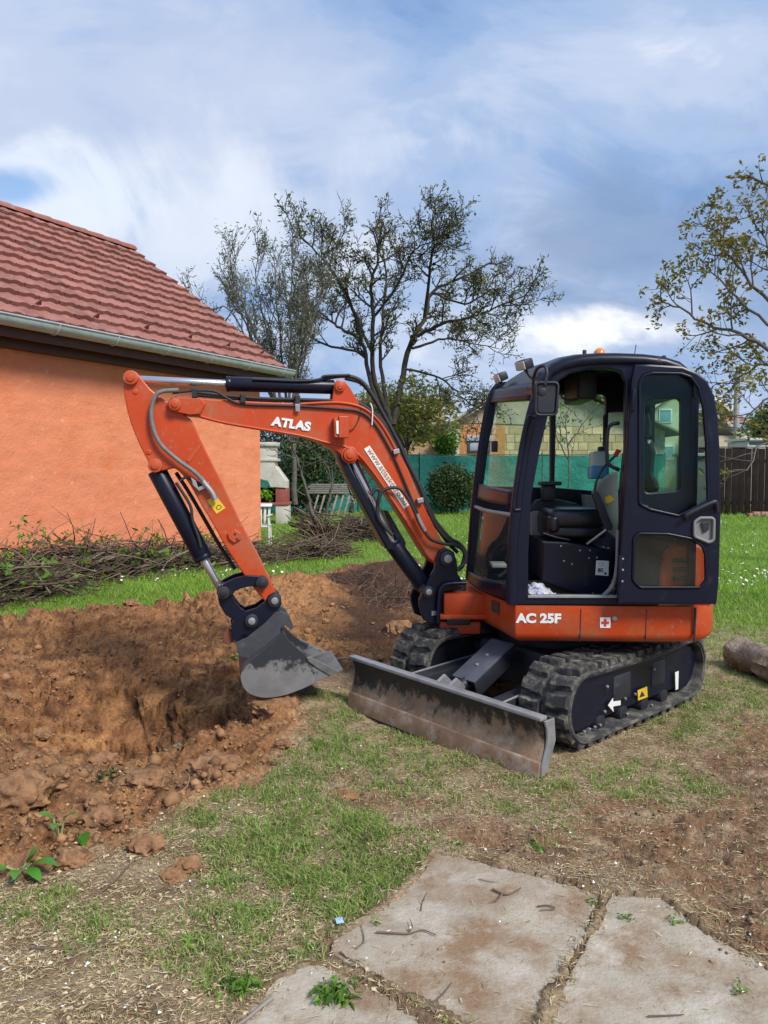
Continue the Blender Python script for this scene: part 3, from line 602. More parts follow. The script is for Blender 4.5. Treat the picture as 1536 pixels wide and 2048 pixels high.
for k in range(12):
    c0 = g0 - UH * (.35 + k * 1.0); tube('gutter_clip', [c0 + NH * (math.cos(t) * .124) + Z * (math.sin(t) * .124) for t in np.linspace(math.pi, 2 * math.pi, 9)], .012, zinc, gutter, sides=6, sub=2)
hookm = mat('rust_hook', (.20, .07, .06), .7)
for k in range(10):
    p = E0 + UP * (TH * 1.15) - UH * (.35 + k * .98) + RN * .05
    bm = bmesh.new(); pts = [p - UH * .06, p + UH * .06, p + RN * .12 - UP * .03]; v_ = [bm.verts.new(w) for w in pts] + [bm.verts.new(w + UP * .02) for w in pts]
    bm.faces.new(v_[:3]); bm.faces.new(v_[3:])
    for i in range(3): bm.faces.new([v_[i], v_[(i + 1) % 3], v_[3 + (i + 1) % 3], v_[3 + i]])
    from_bm('snow_hook', bm, hookm, roof, smooth=0)
# ================================================================== the mini excavator
ORG = srgb(226, 74, 22)
orange = mat('orange_paint', (.52, .060, .011), .42, var=.08, scale=3, dirt=((.40, .13, .06), .47, .74, 4), dirt2=((.30, .19, .13), .58, .74, 26), spec=.35, coat=.1)
orange_in = mat('orange_sheet', (.55, .09, .025), .5, var=.08, scale=4, dirt=((.30, .13, .07), .55, .8, 5))
navy = mat('navy_paint', (.0055, .0075, .020), .33, var=.25, scale=5, dirt=((.045, .04, .038), .62, .90, 7), spec=.32)
black = mat('black_steel', (.018, .020, .028), .5, var=.3, scale=8, dirt=((.10, .08, .065), .58, .85, 9))
rubber = mat('track_rubber', (.045, .046, .048), .8, var=.3, scale=9, dirt=((.22, .20, .16), .46, .70, 11), bump=.003, bscale=40, spec=.3)
lugm = mat('track_lug', (.04, .04, .042), .85, var=.3, scale=9, dirt=((.26, .23, .175), .47, .70, 14), bump=.004, bscale=45, spec=.25)
hosem = mat('hose_rubber', (.022, .022, .024), .6, var=.2)
hoseg = mat('hose_grey', (.16, .165, .16), .55, var=.2, scale=30, bump=.001, bscale=200)
chrome = mat('chrome_rod', (.62, .63, .66), .22, metal=.9, var=.06)
steel = mat('bare_steel', (.36, .36, .37), .45, metal=.5, var=.25, scale=12, dirt=((.20, .15, .11), .55, .8, 12))
bucketm = mat('bucket_steel', (.19, .185, .18), .55, metal=.15, var=.2, scale=9, dirt=((.32, .27, .21), .58, .8, 14), zmix=((.028, .03, .036), -.02, .02, .45, (12, 12, 12)))
bucketdk = mat('bucket_dark', (.05, .053, .062), .6, var=.35, scale=8, dirt=((.22, .20, .18), .58, .8, 11))
mouldm = mat('mouldboard', (.27, .175, .105), .62, metal=.1, var=.28, scale=7, dirt=((.44, .35, .26), .50, .72, 12), dirt2=((.12, .08, .055), .56, .74, 20), bump=.002, bscale=60, zmix=((.032, .029, .026), -.025, .03, .42, (15, 15, 10)))
cutm = mat('cutting_edge', (.33, .20, .125), .6, metal=.2, var=.2, scale=9, dirt=((.46, .40, .34), .50, .72, 9), dirt2=((.13, .085, .055), .56, .74, 16))
white = mat('white_decal', (.78, .78, .76), .5, var=.05)
yellow = mat('yellow_decal', (.75, .50, .03), .5, var=.05)
redm = mat('red_decal', (.60, .04, .03), .5, var=.05)
inkm = mat('ink', (.03, .03, .035), .6, var=.05)
goldm = mat('gold_ink', (.42, .20, .07), .6, var=.05)
greyp = mat('grey_plastic', (.22, .22, .215), .6, var=.1, dirt=((.14, .12, .10), .6, .85, 6))
vinyl = mat('black_vinyl', (.012, .013, .016), .32, var=.2, scale=5, bump=.002, bscale=12)
amber = mat('amber_lens', (.80, .22, .01), .25, var=.05, coat=.5)
lampm = mat('lamp_lens', (.45, .45, .40), .2, var=.1)
glass = glassmat('cab_glass', (.88, .965, .92), .006)
glass_lo = glassmat('cab_glass_lower', (.80, .86, .82), .02, dust=.02)
ex = root('mini_excavator', (1.1, 5.0, 0), 'orange mini excavator with dark cab digging beside the house', 'excavator')
Z = Vector((0, 0, 1))
# ---------------- frames of reference
C0 = Vector((.274, 4.21, 0)); LH = Vector((.689, -.725, 0)).normalized(); BH = Vector((.725, .689, 0)).normalized()
def K(l, b, z): return C0 + LH * l + BH * b + Z * (z + (.705 - l) * .042)
LN = (LH - Z * .042).normalized()
def KP(px, py, l): return onplane(px, py, K(l, 0, 0), LN)
PHI = R(2.5); UA = Vector((.742, 4.36, 0)); US = Vector((math.cos(PHI), -math.sin(PHI), 0)); UT = Vector((math.sin(PHI), math.cos(PHI), 0))
def U(px, py, t=0.0): return onplane(px, py, UA + UT * t, UT)
def UL(pts, t=0.0): return [U(a, b, t) for a, b in pts]
SW = R(12); BO = at(892, 1117, 5.02); BT = Vector((-math.sin(SW), math.cos(SW), 0)); BF = Vector((-math.cos(SW), -math.sin(SW), 0))
def B(px, py, t=0.0): return onplane(px, py, BO + BT * t, BT)
def BL(pts, t=0.0): return [B(a, b, t) for a, b in pts]
def bplate(name, px, t0, t1, m, parent, r=0.0, bev=.004, holes=(), proj=0.0):
    """plate in the boom plane, outline measured at lateral offset proj, spanning t0..t1"""
    loops = [rnd(BL(px, proj), r) if r else BL(px, proj)] + [rnd(BL(h, proj), .01) for h in holes]
    sh = BT * ((t0 + t1) / 2 - proj); loops = [[p + sh for p in l] for l in loops]
    return plate(name, loops, -BT, t1 - t0, m, parent, bev)
def uplate(name, px, t0, t1, m, parent, r=0.0, bev=.004, holes=(), proj=None, hr=.02):
    pr = t0 if proj is None else proj
    loops = [rnd(UL(px, pr), r) if r else UL(px, pr)] + [rnd(UL(h, pr), hr) for h in holes]
    sh = UT * ((t0 + t1) / 2 - pr); loops = [[p + sh for p in l] for l in loops]
    return plate(name, loops, -UT, t1 - t0, m, parent, bev)
def pin(c, r, t0, t1, m, parent, name='pin', ring=None):
    o = rod(name, c + BT * t0, c + BT * t1, r, m, parent, 20, .004)
    if ring: rod('pin_cap', c + BT * (t0 - .008), c + BT * (t0 + .004), r * .55, ring, o, 14, .002)
    return o
def pane(name, loop, n, th, m, parent):
    n = Vector(n).normalized(); bm = bmesh.new(); a = [bm.verts.new(Vector(p) + n * th / 2) for p in loop]; b = [bm.verts.new(Vector(p) - n * th / 2) for p in loop]; bm.faces.new(a); bm.faces.new(b[::-1]); k = len(loop)
    for i in range(k): bm.faces.new([a[i], b[i], b[(i + 1) % k], a[(i + 1) % k]])
    return from_bm(name, bm, m, parent, smooth=0)
# ---------------- undercarriage
und = root('undercarriage', (1.1, 5.0, 0), None, None); und.parent = ex; und.location = (0, 0, 0)
rod('turntable', K(0, 1.15, .40), K(0, 1.15, .58), .36, black, und, 32)
def kbox(name, l0, l1, b0, b1, z0, z1, m, parent, bev=.01):
    c = (K(l0, b0, z0) + K(l1, b1, z1)) / 2; return box(name, c, (LN) * ((l1 - l0) / 2), BH * ((b1 - b0) / 2), Z * ((z1 - z0) / 2), m, parent, bev)
kbox('centre_frame', -.30, .30, .75, 1.55, .16, .40, black, und, .03)
for s in (-1, 1):
    kbox('cross_beam', s * .45 - .17, s * .45 + .17, .85, 1.05, .18, .34, black, und, .02); kbox('cross_beam', s * .45 - .17, s * .45 + .17, 1.3, 1.48, .18, .34, black, und, .02)
FR_B, RR_B, RO = .52, 1.76, .198
def track_path(n, off=0.0):
    """closed loop round idler and sprocket: (b, z, tangent angle)"""
    r = RO + off; cz = RO + .038; L1 = RR_B - FR_B; tot = 2 * L1 + 2 * math.pi * r; out = []
    for i in range(n):
        s = tot * i / n
        if s < L1: out.append((RR_B - s, cz + r - .012 * math.sin(math.pi * s / L1), math.pi))
        elif s < L1 + math.pi * r: a = (s - L1) / r; out.append((FR_B - r * math.sin(a), cz + r * math.cos(a), math.pi + a))
        elif s < 2 * L1 + math.pi * r: q = s - L1 - math.pi * r; out.append((FR_B + q, cz - r, 0))
        else: a = (s - 2 * L1 - math.pi * r) / r; out.append((RR_B + r * math.sin(a), cz - r * math.cos(a), a))
    return out
def lug_mesh(side):
    bm = bmesh.new(); x0, x1 = (.018, .15) if side > 0 else (-.15, -.018)
    lo = [(x0, -.040), (x0 + (x1 - x0) * .45, -.040), (x0 + (x1 - x0) * .6, -.048), (x1, -.048), (x1, .030), (x0 + (x1 - x0) * .62, .034), (x0 + (x1 - x0) * .42, .046), (x0, .044)]
    if side < 0: lo = [(-a, b) for a, b in [(.018, -.040), (.077, -.040), (.097, -.048), (.15, -.048), (.15, .030), (.10, .034), (.073, .046), (.018, .044)]][::-1]
    cx = sum(a for a, b in lo) / 8; cy = sum(b for a, b in lo) / 8
    v0 = [bm.verts.new((a, b, -.004)) for a, b in lo]; v1 = [bm.verts.new((cx + (a - cx) * .93, cy + (b - cy) * .74, .027)) for a, b in lo]
    bm.faces.new(v1); n = len(lo)
    for i in range(n): bm.faces.new([v0[i], v0[(i + 1) % n], v1[(i + 1) % n], v1[i]])
    bmesh.ops.recalc_face_normals(bm, faces=bm.faces); me = bpy.data.meshes.new('lug'); bm.to_mesh(me); bm.free(); me.materials.append(lugm); return me
LUGS = {1: lug_mesh(1), -1: lug_mesh(-1)}
def make_track(side):
    lc = .505 * side; hw = .15; n = 96; P0 = track_path(n, 0); P1 = track_path(n, -.030); bm = bmesh.new(); rings = []
    for (b0, z0, a0), (b1, z1, a1) in zip(P0, P1):
        rings.append([bm.verts.new(K(lc - hw, b0, z0)), bm.verts.new(K(lc + hw, b0, z0)), bm.verts.new(K(lc + hw, b1, z1)), bm.verts.new(K(lc - hw, b1, z1))])
    for i in range(n):
        a, b = rings[i], rings[(i + 1) % n]
        for j in range(4): bm.faces.new([a[j], a[(j + 1) % 4], b[(j + 1) % 4], b[j]])
    tr = from_bm('track', bm, rubber, und, smooth=30)
    for e in (lc - hw, lc + hw):
        pts = [K(e, b, z) for b, z, a in track_path(64, -.012)]; pts.append(pts[0]); tube('track_rim', pts, .011, rubber, tr, sides=6, curved=False)
    nl = 36; path = track_path(nl * 2, 0)
    for i, (b, z, a) in enumerate(path):
        tang = BH * math.cos(a) + Z * math.sin(a); nor = BH * math.sin(a) - Z * math.cos(a)
        sd = 1 if i % 2 == 0 else -1; p = K(lc, b, z)
        Mx = Matrix((tang.cross(nor).to_tuple(), tang.to_tuple(), nor.to_tuple())).transposed()
        o = bpy.data.objects.new('lug', LUGS[sd]); COL.objects.link(o); place(o, tr, p); o.rotation_euler = Mx.to_euler()
    # frame inside the belt
    def fp(b, z, l): return K(l, b, z)
    inset = track_path(40, -.048)
    lf = lc + side * .075
    loop = [K(lf, b, max(z, .115) if .62 < b < 1.66 else z) for b, z, a in inset]
    plate('track_frame', [loop], LN * side, .07, navy, und, .01)
    loop2 = [K(lc - side * .03, b, z) for b, z, a in track_path(40, -.04)]
    plate('track_core', [loop2], LN * side, .14, black, und, .01)
    rod('sprocket', K(lc - .11, RR_B, RO + .04), K(lc + .095, RR_B, RO + .04), .10, black, und, 20); rod('idler', K(lc - .12, FR_B, RO + .04), K(lc + .09, FR_B, RO + .04), .09, black, und, 20)
    for b in (.72, .97, 1.22, 1.47): rod('roller', K(lc - .10, b, .095), K(lc + .11, b, .095), .045, black, und, 16)
    return tr
make_track(1); make_track(-1)
LS = .505 + .075 + .036
def on_side(pts): return [KP(a, b, LS) for a, b in pts]
plate('arrow_decal', [on_side([(1216, 1411), (1226, 1396), (1226, 1403), (1241, 1401), (1241, 1410), (1226, 1413), (1227, 1424)])], LN, .003, white, und, .0005)
plate('warning_decal', [on_side([(1275, 1381), (1294, 1373), (1295, 1394), (1276, 1401)])], LN, .003, yellow, und, .0005)
plate('warning_triangle', [[p + LN * .003 for p in on_side([(1278, 1395), (1283, 1382), (1289, 1391)])]], LN, .002, inkm, und, .0004)
plate('tie_down_slot', [on_side([(1350, 1345), (1357, 1342), (1356, 1378), (1351, 1380)])], LN, .003, white, und, .0005)
for a, b in ((1168, 1463), (1178, 1458), (1189, 1454), (1200, 1450), (1250, 1397), (1254, 1428), (1270, 1388), (1303, 1410), (1209, 1423), (1214, 1373), (1308, 1338)):
    c = KP(a, b, LS); rod('bolt', c - LN * .004, c + LN * .008, .0085, steel, und, 8, .001)
# ---------------- dozer blade
def blade_part(name, prof, l0, l1, m, parent, bev=.003):
    bm = bmesh.new(); n = len(prof); N = 12; rings = [[bm.verts.new(K(l0 + (l1 - l0) * k / N, b, z)) for b, z in prof] for k in range(N + 1)]
    for A_, B_ in zip(rings[:-1], rings[1:]):
        for i in range(n): bm.faces.new([A_[i], A_[(i + 1) % n], B_[(i + 1) % n], B_[i]])
    bm.faces.new(rings[0]); bm.faces.new(rings[-1]); return from_bm(name, bm, m, parent, smooth=30, bev=bev)
front = [(.004, .075), (.022, .115), (.036, .16), (.040, .205), (.032, .25), (.010, .295)]
bl = blade_part('dozer_blade', front + [(b + .022, z) for b, z in front[::-1]], -.705, .705, mouldm, ex)
blade_part('top_rim', [(-.004, .292), (-.004, .312), (.052, .312), (.052, .292)], -.712, .712, steel, bl)
blade_part('cutting_edge', [(-.022, -.012), (-.006, -.012), (.010, .088), (.000, .090), (-.006, .083)], -.708, .708, cutm, bl, .002)
for s in (-1, 1):
    kp = [K(s * .712, b, z) for b, z in [(.0, .02)] + front + [(.09, .295), (.11, .18), (.05, .03)]]
    plate('end_plate', [kp], LN, .012, steel, bl, .002)
kbox('back_rib', -.66, .66, .062, .12, .10, .16, black, bl, .008)
for s in (-1, 1):
    p0, p1 = K(s * .30, .08, .20), K(s * .27, .95, .24); d = (p1 - p0); bx = box('push_arm', (p0 + p1) / 2, LN * .045, d / 2, d.cross(LN).normalized() * .05, black, bl, .01)
    tube('arm_top_edge', [p0 + LN * .046 * s + Z * .05, p1 + LN * .046 * s + Z * .05], .006, steel, bl, curved=False, sides=6)
p0, p1 = K(0, .25, .285), K(0, .62, .45); d = p1 - p0; nn = LN.cross(d).normalized()
if nn.z < 0: nn = -nn
cov = box('cylinder_guard', (p0 + p1) / 2, LN * .085, d / 2, nn * .006, mat('guard_paint', (.075, .08, .10), .45, var=.2, scale=7, dirt=((.2, .18, .16), .6, .85, 9)), bl, .003)
for s in (-1, 1): box('guard_flange', (p0 + p1) / 2 + LN * .080 * s - nn * .055, LN * .004, d / 2, nn * .05, black, cov, .002)
for k in (.35, .6):
    c = p0 + d * k + nn * .006; rod('guard_bolt', c, c + nn * .008, .011, steel, cov, 10, .001)
rod('lift_cylinder', K(0, .07, .20), K(0, .70, .40), .035, black, bl)
for s in (-1, 1): bpts = [K(s * .045, .05, .10), K(s * .045, .05, .29), K(s * .045, .13, .33), K(s * .045, .20, .27), K(s * .045, .16, .12)]; plate('cylinder_lug', [bpts], LN, .02, steel, bl, .003)
# ---------------- upper body
zt, zb = .752, .545
def plan(pts, z): return [Vector((a, b, z)) for a, b in pts]
A0 = U(1030, 1211); zt = A0.z; zb = U(1030, 1285).z
nearR = U(1438, 1216); nr = (nearR.x, nearR.y)
PL = [(A0.x, A0.y), (nr[0] - .20, nr[1] + .008), (nr[0] - .05, nr[1] + .04), (nr[0] + .05, nr[1] + .18), (2.02, 4.8), (2.05, 5.1), (2.0, 5.4), (1.85, 5.68), (1.55, 5.82), (.95, 5.84), (.72, 5.78), (.60, 5.62), (.585, 5.25), (.613, 4.945)]
PL = [(v.x, v.y) for v in rnd([Vector((a, b, 0)) for a, b in PL], [.012, .3, .3, .3, .3, .3, .3, .3, .2, .2, .1, .1, .1, .2], 4)]
def shrink(pl, d):
    cx, cy = sum(p[0] for p in pl) / len(pl), sum(p[1] for p in pl) / len(pl); out = []
    for a, b in pl:
        v = Vector((a - cx, b - cy)); v = v * max(0, (v.length - d) / v.length); out.append((cx + v.x, cy + v.y))
    return out
bm = bmesh.new(); layers = [(PL, zt), (PL, zb + .055), (shrink(PL, .010), zb + .03), (shrink(PL, .035), zb + .006), (shrink(PL, .07), zb)]
rings = [[bm.verts.new((a, b, z)) for a, b in pl] for pl, z in layers]; n = len(PL)
for a, b in zip(rings[:-1], rings[1:]):
    for i in range(n): bm.faces.new([a[i], a[(i + 1) % n], b[(i + 1) % n], b[i]])
bm.faces.new(rings[0]); bm.faces.new(rings[-1]); base = from_bm('body_skirt', bm, orange, ex, smooth=40)
for a, m_, w in ((1162, inkm, .0012), (1293, inkm, .0010), (1391, inkm, .004)):
    p0, p1 = U(a, 1217 if a < 1390 else 1216, 0), U(a - 2, 1283, 0); box('panel_seam', (p0 + p1) / 2 + UT * .003, US * w, (p0 - p1) / 2, UT * .0075, m_, base, 0)
tx = text('model_lettering', 'AC 25F', U(1031, 1246, -.002), US, Z, (U(1031, 1226) - U(1031, 1246)).length, white, base, bold=.05, width=(U(1031, 1246) - U(1122, 1246)).length, ext=.002)
lab = uplate('tie_point_decal', [(1200, 1235), (1221, 1235), (1221, 1256), (1200, 1256)], -.004, -.001, white, base, bev=.0005)
uplate('red_cross_mark', [(1208, 1238), (1213, 1238), (1213, 1243), (1218, 1243), (1218, 1248), (1213, 1248), (1213, 1253), (1208, 1253), (1208, 1248), (1203, 1248), (1203, 1243), (1208, 1243)], -.006, -.003, redm, lab, bev=.0004)
c = U(1229, 1237, 0); rod('body_lock', c - UT * .008, c + UT * .01, .014, steel, base, 14, .002)
# front apron and swing bracket
fA, fB = Vector((A0.x, A0.y, 0)), Vector((.613, 4.945, 0)); fd = (fB - fA).normalized(); fn = Vector((-fd.y, fd.x, 0))
if fn.x > 0: fn = -fn
def onfront(px, py): return onplane(px, py, fA, fn)
plate('data_plate', [[p + fn * .006 for p in (onfront(985, 1200), onfront(999, 1205), onfront(999, 1228), onfront(985, 1222))]], fn, .004, mat('plate_dark', (.05, .045, .04), .5), base, .0005)
bk = abox('swing_bracket', (.38, 4.86, .60), (.66, 5.22, .735), orange, base, .012)
abox('bracket_lip', (.34, 4.84, .575), (.68, 5.24, .605), orange, bk, .006)
abox('bracket_lower', (.36, 4.9, .47), (.62, 5.16, .55), orange, bk, .008)
rod('swing_pin', Vector((.47, 5.03, .44)), Vector((.47, 5.03, .80)), .07, black, bk, 20)
abox('hose_block', (.40, 4.86, .535), (.55, 5.0, .58), black, bk, .006)
abox('rear_belly', (.95, 4.6, .47), (1.75, 5.5, .56), black, base, .02)
# ---------------- swing post
sp_px = [(893, 1096), (908, 1104), (914, 1122), (916, 1148), (926, 1163), (921, 1170), (890, 1172), (884, 1180), (882, 1243), (866, 1248), (848, 1241), (840, 1215), (839, 1200), (858, 1160), (870, 1138), (874, 1115), (880, 1102)]
post = bplate('swing_post', sp_px, -.135, -.095, navy, ex, r=.01, bev=.006, proj=-.135)
bplate('post_plate', sp_px, .095, .135, navy, post, r=.01, bev=.006, proj=-.135)
bplate('post_core', [(872, 1150), (905, 1150), (918, 1168), (880, 1180), (878, 1245), (850, 1240), (845, 1200)], -.1, .1, black, post, bev=.006)
tube('post_rail', [B(876, 1244, -.165), B(879, 1190, -.165), B(884, 1175, -.165), B(896, 1168, -.165), B(932, 1166, -.165)], .013, navy, post)
pin(B(894, 1117, -.135), .048, -.02, .29, black, post, ring=steel); pin(B(856, 1183, -.135), .036, -.02, .29, black, post, ring=steel)
bplate('serial_plate', [(863, 1222), (881, 1221), (880, 1230), (863, 1231)], -.139, -.136, steel, post, bev=.0005, proj=-.136)
# ---------------- boom
boom_px = [(340, 797), (352, 793), (402, 797), (513, 803), (594, 806), (616, 804), (665, 803), (698, 806), (722, 813), (746, 828), (768, 853), (793, 897), (816, 938), (845, 1006), (870, 1055), (890, 1092), (900, 1108), (902, 1124), (892, 1136), (876, 1132), (862, 1120), (850, 1105), (803, 1029), (767, 975), (745, 946), (728, 927), (712, 917), (704, 923), (692, 922), (684, 912), (670, 900), (650, 888), (626, 878), (600, 871), (523, 858), (448, 845), (396, 832), (352, 826), (338, 822), (332, 810)]
bo_sm = catmull(BL(boom_px, -.09) + [B(340, 797, -.09)], 2)[:-1]
boom = plate('boom', [[p + BT * .09 for p in bo_sm]], -BT, .18, orange, ex, .008)
def lip(pts, w=.01, name='boom_flange'):
    return tube(name, BL(pts, -.092), w, orange, boom, sides=8, sub=4)
lip([(402, 833), (448, 845), (523, 858), (600, 871), (650, 884), (690, 893), (716, 908), (745, 942), (775, 985), (812, 1040)], .008)
lip([(600, 808), (665, 805), (700, 808), (728, 817), (752, 836), (772, 863), (795, 905)], .009)
bplate('tip_boss_plate', [(336, 806), (346, 795), (362, 795), (402, 797), (412, 808), (400, 828), (380, 830), (352, 824), (338, 818)], -.112, -.088, orange, boom, r=.01, proj=-.1)
bplate('tip_boss_plate', [(336, 806), (346, 795), (362, 795), (402, 797), (412, 808), (400, 828), (380, 830), (352, 824), (338, 818)], .088, .112, orange, boom, r=.01, proj=-.1)
pin(B(350, 809, -.11), .036, -.018, .24, orange, boom, ring=orange)
bplate('cylinder_bracket', [(664, 803), (668, 768), (675, 760), (688, 762), (700, 776), (717, 806), (718, 812), (664, 812)], -.07, -.045, orange, boom, r=.006, proj=-.06)
bplate('cylinder_bracket', [(664, 803), (668, 768), (675, 760), (688, 762), (700, 776), (717, 806), (718, 812), (664, 812)], .045, .07, orange, boom, r=.006, proj=-.06)
pin(B(680, 773, -.07), .033, -.02, .16, orange, boom, ring=orange)
pin(B(699, 910, -.09), .040, -.025, .205, orange, boom, ring=orange)
tube('boss_ring', [B(699, 910, -.094) + (BF * math.cos(t) + Z * math.sin(t)) * .047 for t in np.linspace(0, 2 * math.pi, 17)], .007, orange, boom, sides=6, curved=False)
lamp = bplate('work_light', [(678, 832), (698, 832), (698, 875), (678, 876)], -.165, -.115, orange, boom, bev=.005, proj=-.165)
bplate('lamp_bracket', [(667, 836), (680, 834), (680, 876), (668, 875)], -.15, -.095, orange_in, lamp, bev=.004, proj=-.12)
bplate('lamp_glass', [(672, 842), (678, 841), (678, 868), (673, 868)], -.158, -.152, white, lamp, bev=.001, proj=-.155)
q = B(541, 851, -.094); q2 = B(620, 863, -.094); xd = (q2 - q).normalized(); yd = xd.cross(BT).normalized()
if yd.z < 0: yd = -yd
text('maker_lettering', 'ATLAS', q, xd, yd, .058, white, boom, bold=.055, width=(q2 - q).length, ext=.003, shear=.06)
st = bplate('web_sticker', [(728, 898), (739, 891), (818, 1010), (808, 1018)], -.0945, -.0915, white, boom, bev=.0004, proj=-.093)
q = B(734, 900, -.096); q2 = B(811, 1014, -.096); xd = (q2 - q).normalized(); yd = -xd.cross(-BT).normalized() * -1
yd = BT.cross(xd).normalized() * -1
if yd.dot(Z) < 0: yd = -yd
text('web_address', 'www.atlaskotro.hu', q - yd * .003, xd, yd, .036, goldm, st, bold=.006, width=(q2 - q).length * .97, ext=.002)
# hoses and pipes on the boom
def hose(name, pts, t, r, m, parent, sides=8): return tube(name, [B(a, b, t if len(p_) < 3 else p_[2]) for p_ in pts for a, b in [p_[:2]]], r, m, parent, sides=sides, sub=5)
hose('steel_pipe', [(345, 786), (390, 781), (430, 783), (455, 797), (485, 808), (560, 811), (610, 813), (680, 818), (720, 824), (748, 846), (772, 884), (795, 930), (820, 990), (838, 1032)], -.10, .008, hosem, boom)
hose('steel_pipe', [(385, 784), (440, 790), (520, 797), (600, 799), (680, 802), (720, 808), (752, 830), (778, 868), (800, 910), (830, 975), (852, 1020)], -.06, .010, hosem, boom)
hose('steel_pipe', [(395, 790), (520, 800), (600, 801), (700, 803), (735, 813), (765, 842), (790, 882), (820, 945), (850, 1010), (872, 1052)], .02, .012, hosem, boom)
hose('hydraulic_hose', [(645, 757), (690, 752), (722, 762), (748, 795), (772, 838), (797, 885), (815, 925), (840, 975), (862, 1035), (890, 1075), (920, 1095)], -.03, .013, hosem, boom)
hose('hydraulic_hose', [(690, 756), (725, 768), (752, 805), (778, 850), (802, 893), (822, 938), (846, 985), (866, 1040), (892, 1080), (915, 1105)], .03, .013, hosem, boom)
hose('hydraulic_hose', [(846, 992), (856, 1015), (872, 1045), (900, 1078), (918, 1088), (930, 1105), (925, 1130), (915, 1140)], -.02, .016, hosem, boom)
hose('looped_hose', [(758, 1005), (762, 985), (780, 976), (800, 978), (818, 1000), (830, 1025), (838, 1045), (850, 1065), (864, 1080), (890, 1088), (915, 1092), (930, 1108), (930, 1125), (918, 1136)], -.13, .011, hosem, boom)
hose('looped_hose', [(741, 990), (752, 978), (760, 985), (755, 1010), (757, 1035), (768, 1052), (785, 1070)], -.10, .012, hosem, boom)
hose('hose_spring', [(834, 1028), (841, 1045), (850, 1062)], -.13, .014, steel, boom)
hose('zip_tie', [(741, 806), (745, 820), (744, 850)], -.105, .004, white, boom)
hose('lamp_wire', [(722, 818), (718, 838), (708, 856), (698, 862)], -.10, .003, hosem, boom)
for a, b in ((792, 905), (840, 1003)): bplate('pipe_clamp', [(a - 6, b - 5), (a + 6, b - 8), (a + 8, b + 1), (a - 4, b + 4)], -.125, -.085, steel, boom, bev=.003, proj=-.12)
for a, b in ((389, 786), (595, 800), (486, 797)): bplate('pipe_clip', [(a - 5, b - 9), (a + 5, b - 9), (a + 5, b + 9), (a - 5, b + 9)], -.115, .03, black, boom, bev=.003, proj=-.1)
bplate('clip_tab', [(590, 808), (600, 808), (600, 823), (591, 823)], -.115, -.105, steel, boom, bev=.002, proj=-.11)
# ---------------- arm (dipper)
arm_px = [(252, 746), (266, 741), (278, 750), (300, 777), (330, 800), (372, 832), (384, 842), (402, 882), (448, 974), (484, 1050), (517, 1109), (551, 1184), (553, 1200), (543, 1210), (529, 1202), (500, 1166), (480, 1138), (450, 1092), (428, 1052), (400, 1005), (380, 970), (366, 951), (350, 937), (335, 939), (322, 942), (304, 941), (297, 925), (280, 892), (262, 848), (251, 806), (246, 765)]
arm = plate('arm', [[p + BT * .075 for p in catmull(BL(arm_px, -.075) + [B(252, 746, -.075)], 2)[:-1]]], -BT, .15, orange, ex, .008)
pin(B(262, 756, -.075), .042, -.03, .18, orange, arm, ring=orange); pin(B(311, 931, -.075), .042, -.03, .18, orange, arm, ring=orange)
for a, b in ((271, 783), (298, 904)): pin(B(a, b, -.075), .016, -.006, .10, orange, arm, name='plug')
bplate('weld_plate', [(402, 884), (372, 920), (378, 926), (405, 890)], -.080, -.074, orange, arm, bev=.002, proj=-.076)
bplate('tie_plate', [(455, 1067), (470, 1058), (482, 1066), (482, 1078), (468, 1086), (458, 1078)], -.092, -.074, orange, arm, r=.006, proj=-.085)
for a, b in ((470, 1068), (474, 1078)): pin(B(a, b, -.09), .008, -.006, .01, inkm, arm, name='tie_hole')
yl = bplate('warning_label', [(414, 1001), (431, 990), (451, 1016), (433, 1028)], -.0785, -.0755, yellow, arm, bev=.0004, proj=-.077)
hose('label_mark', [(432, 1016), (437, 1010), (443, 1014), (437, 1019), (432, 1016)], -.079, .002, inkm, yl, 5)
hose('arm_hose', [(357, 780), (318, 785), (304, 812), (305, 850), (321, 888), (357, 921), (389, 944), (406, 962)], -.115, .013, hoseg, arm, 10)
hose('hose_fitting', [(400, 955), (412, 970), (424, 985), (431, 1000)], -.11, .016, steel, arm, 8)
bplate('valve_bracket', [(382, 955), (392, 962), (396, 975), (412, 968), (418, 962), (416, 974), (398, 982), (386, 970)], -.11, -.08, steel, arm, bev=.002, proj=-.1)
hose('return_pipe', [(352, 945), (378, 985), (410, 1040), (440, 1092), (470, 1138)], .05, .012, hosem, arm)
hose('pipe_link', [(360, 962), (372, 955), (390, 962), (405, 972)], -.08, .008, hosem, arm)
# ---------------- cylinders
def cyl(name, a, b, c, rb, rr, m, t=0.0, parent=None):
    A_, B_, C_ = B(*a, t), B(*b, t), B(*c, t); o = rod(name, A_, B_, rb, m, parent or ex, 24, .006); d = (C_ - B_).normalized()
    rod('gland', B_ - d * .015, B_ + d * .012, rb * 1.06, m, o, 24, .004); rod('piston_rod', B_, C_, rr, chrome, o, 20, .002)
    return o
ac = cyl('arm_cylinder', (668, 774), (456, 768), (272, 759), .045, .024, navy)
hose('cylinder_pipe', [(505, 758), (600, 762), (640, 758), (650, 752), (700, 750)], -.05, .008, hosem, ac)
bc = cyl('bucket_cylinder', (313, 940), (406, 1115), (442, 1180), .057, .024, navy)
hose('cylinder_pipe', [(352, 965), (380, 1010), (385, 1040), (397, 1075), (402, 1095)], -.065, .009, hosem, bc)
bm_c = cyl('boom_cylinder', (856, 1183), (784, 1086), (700, 912), .055, .030, navy)
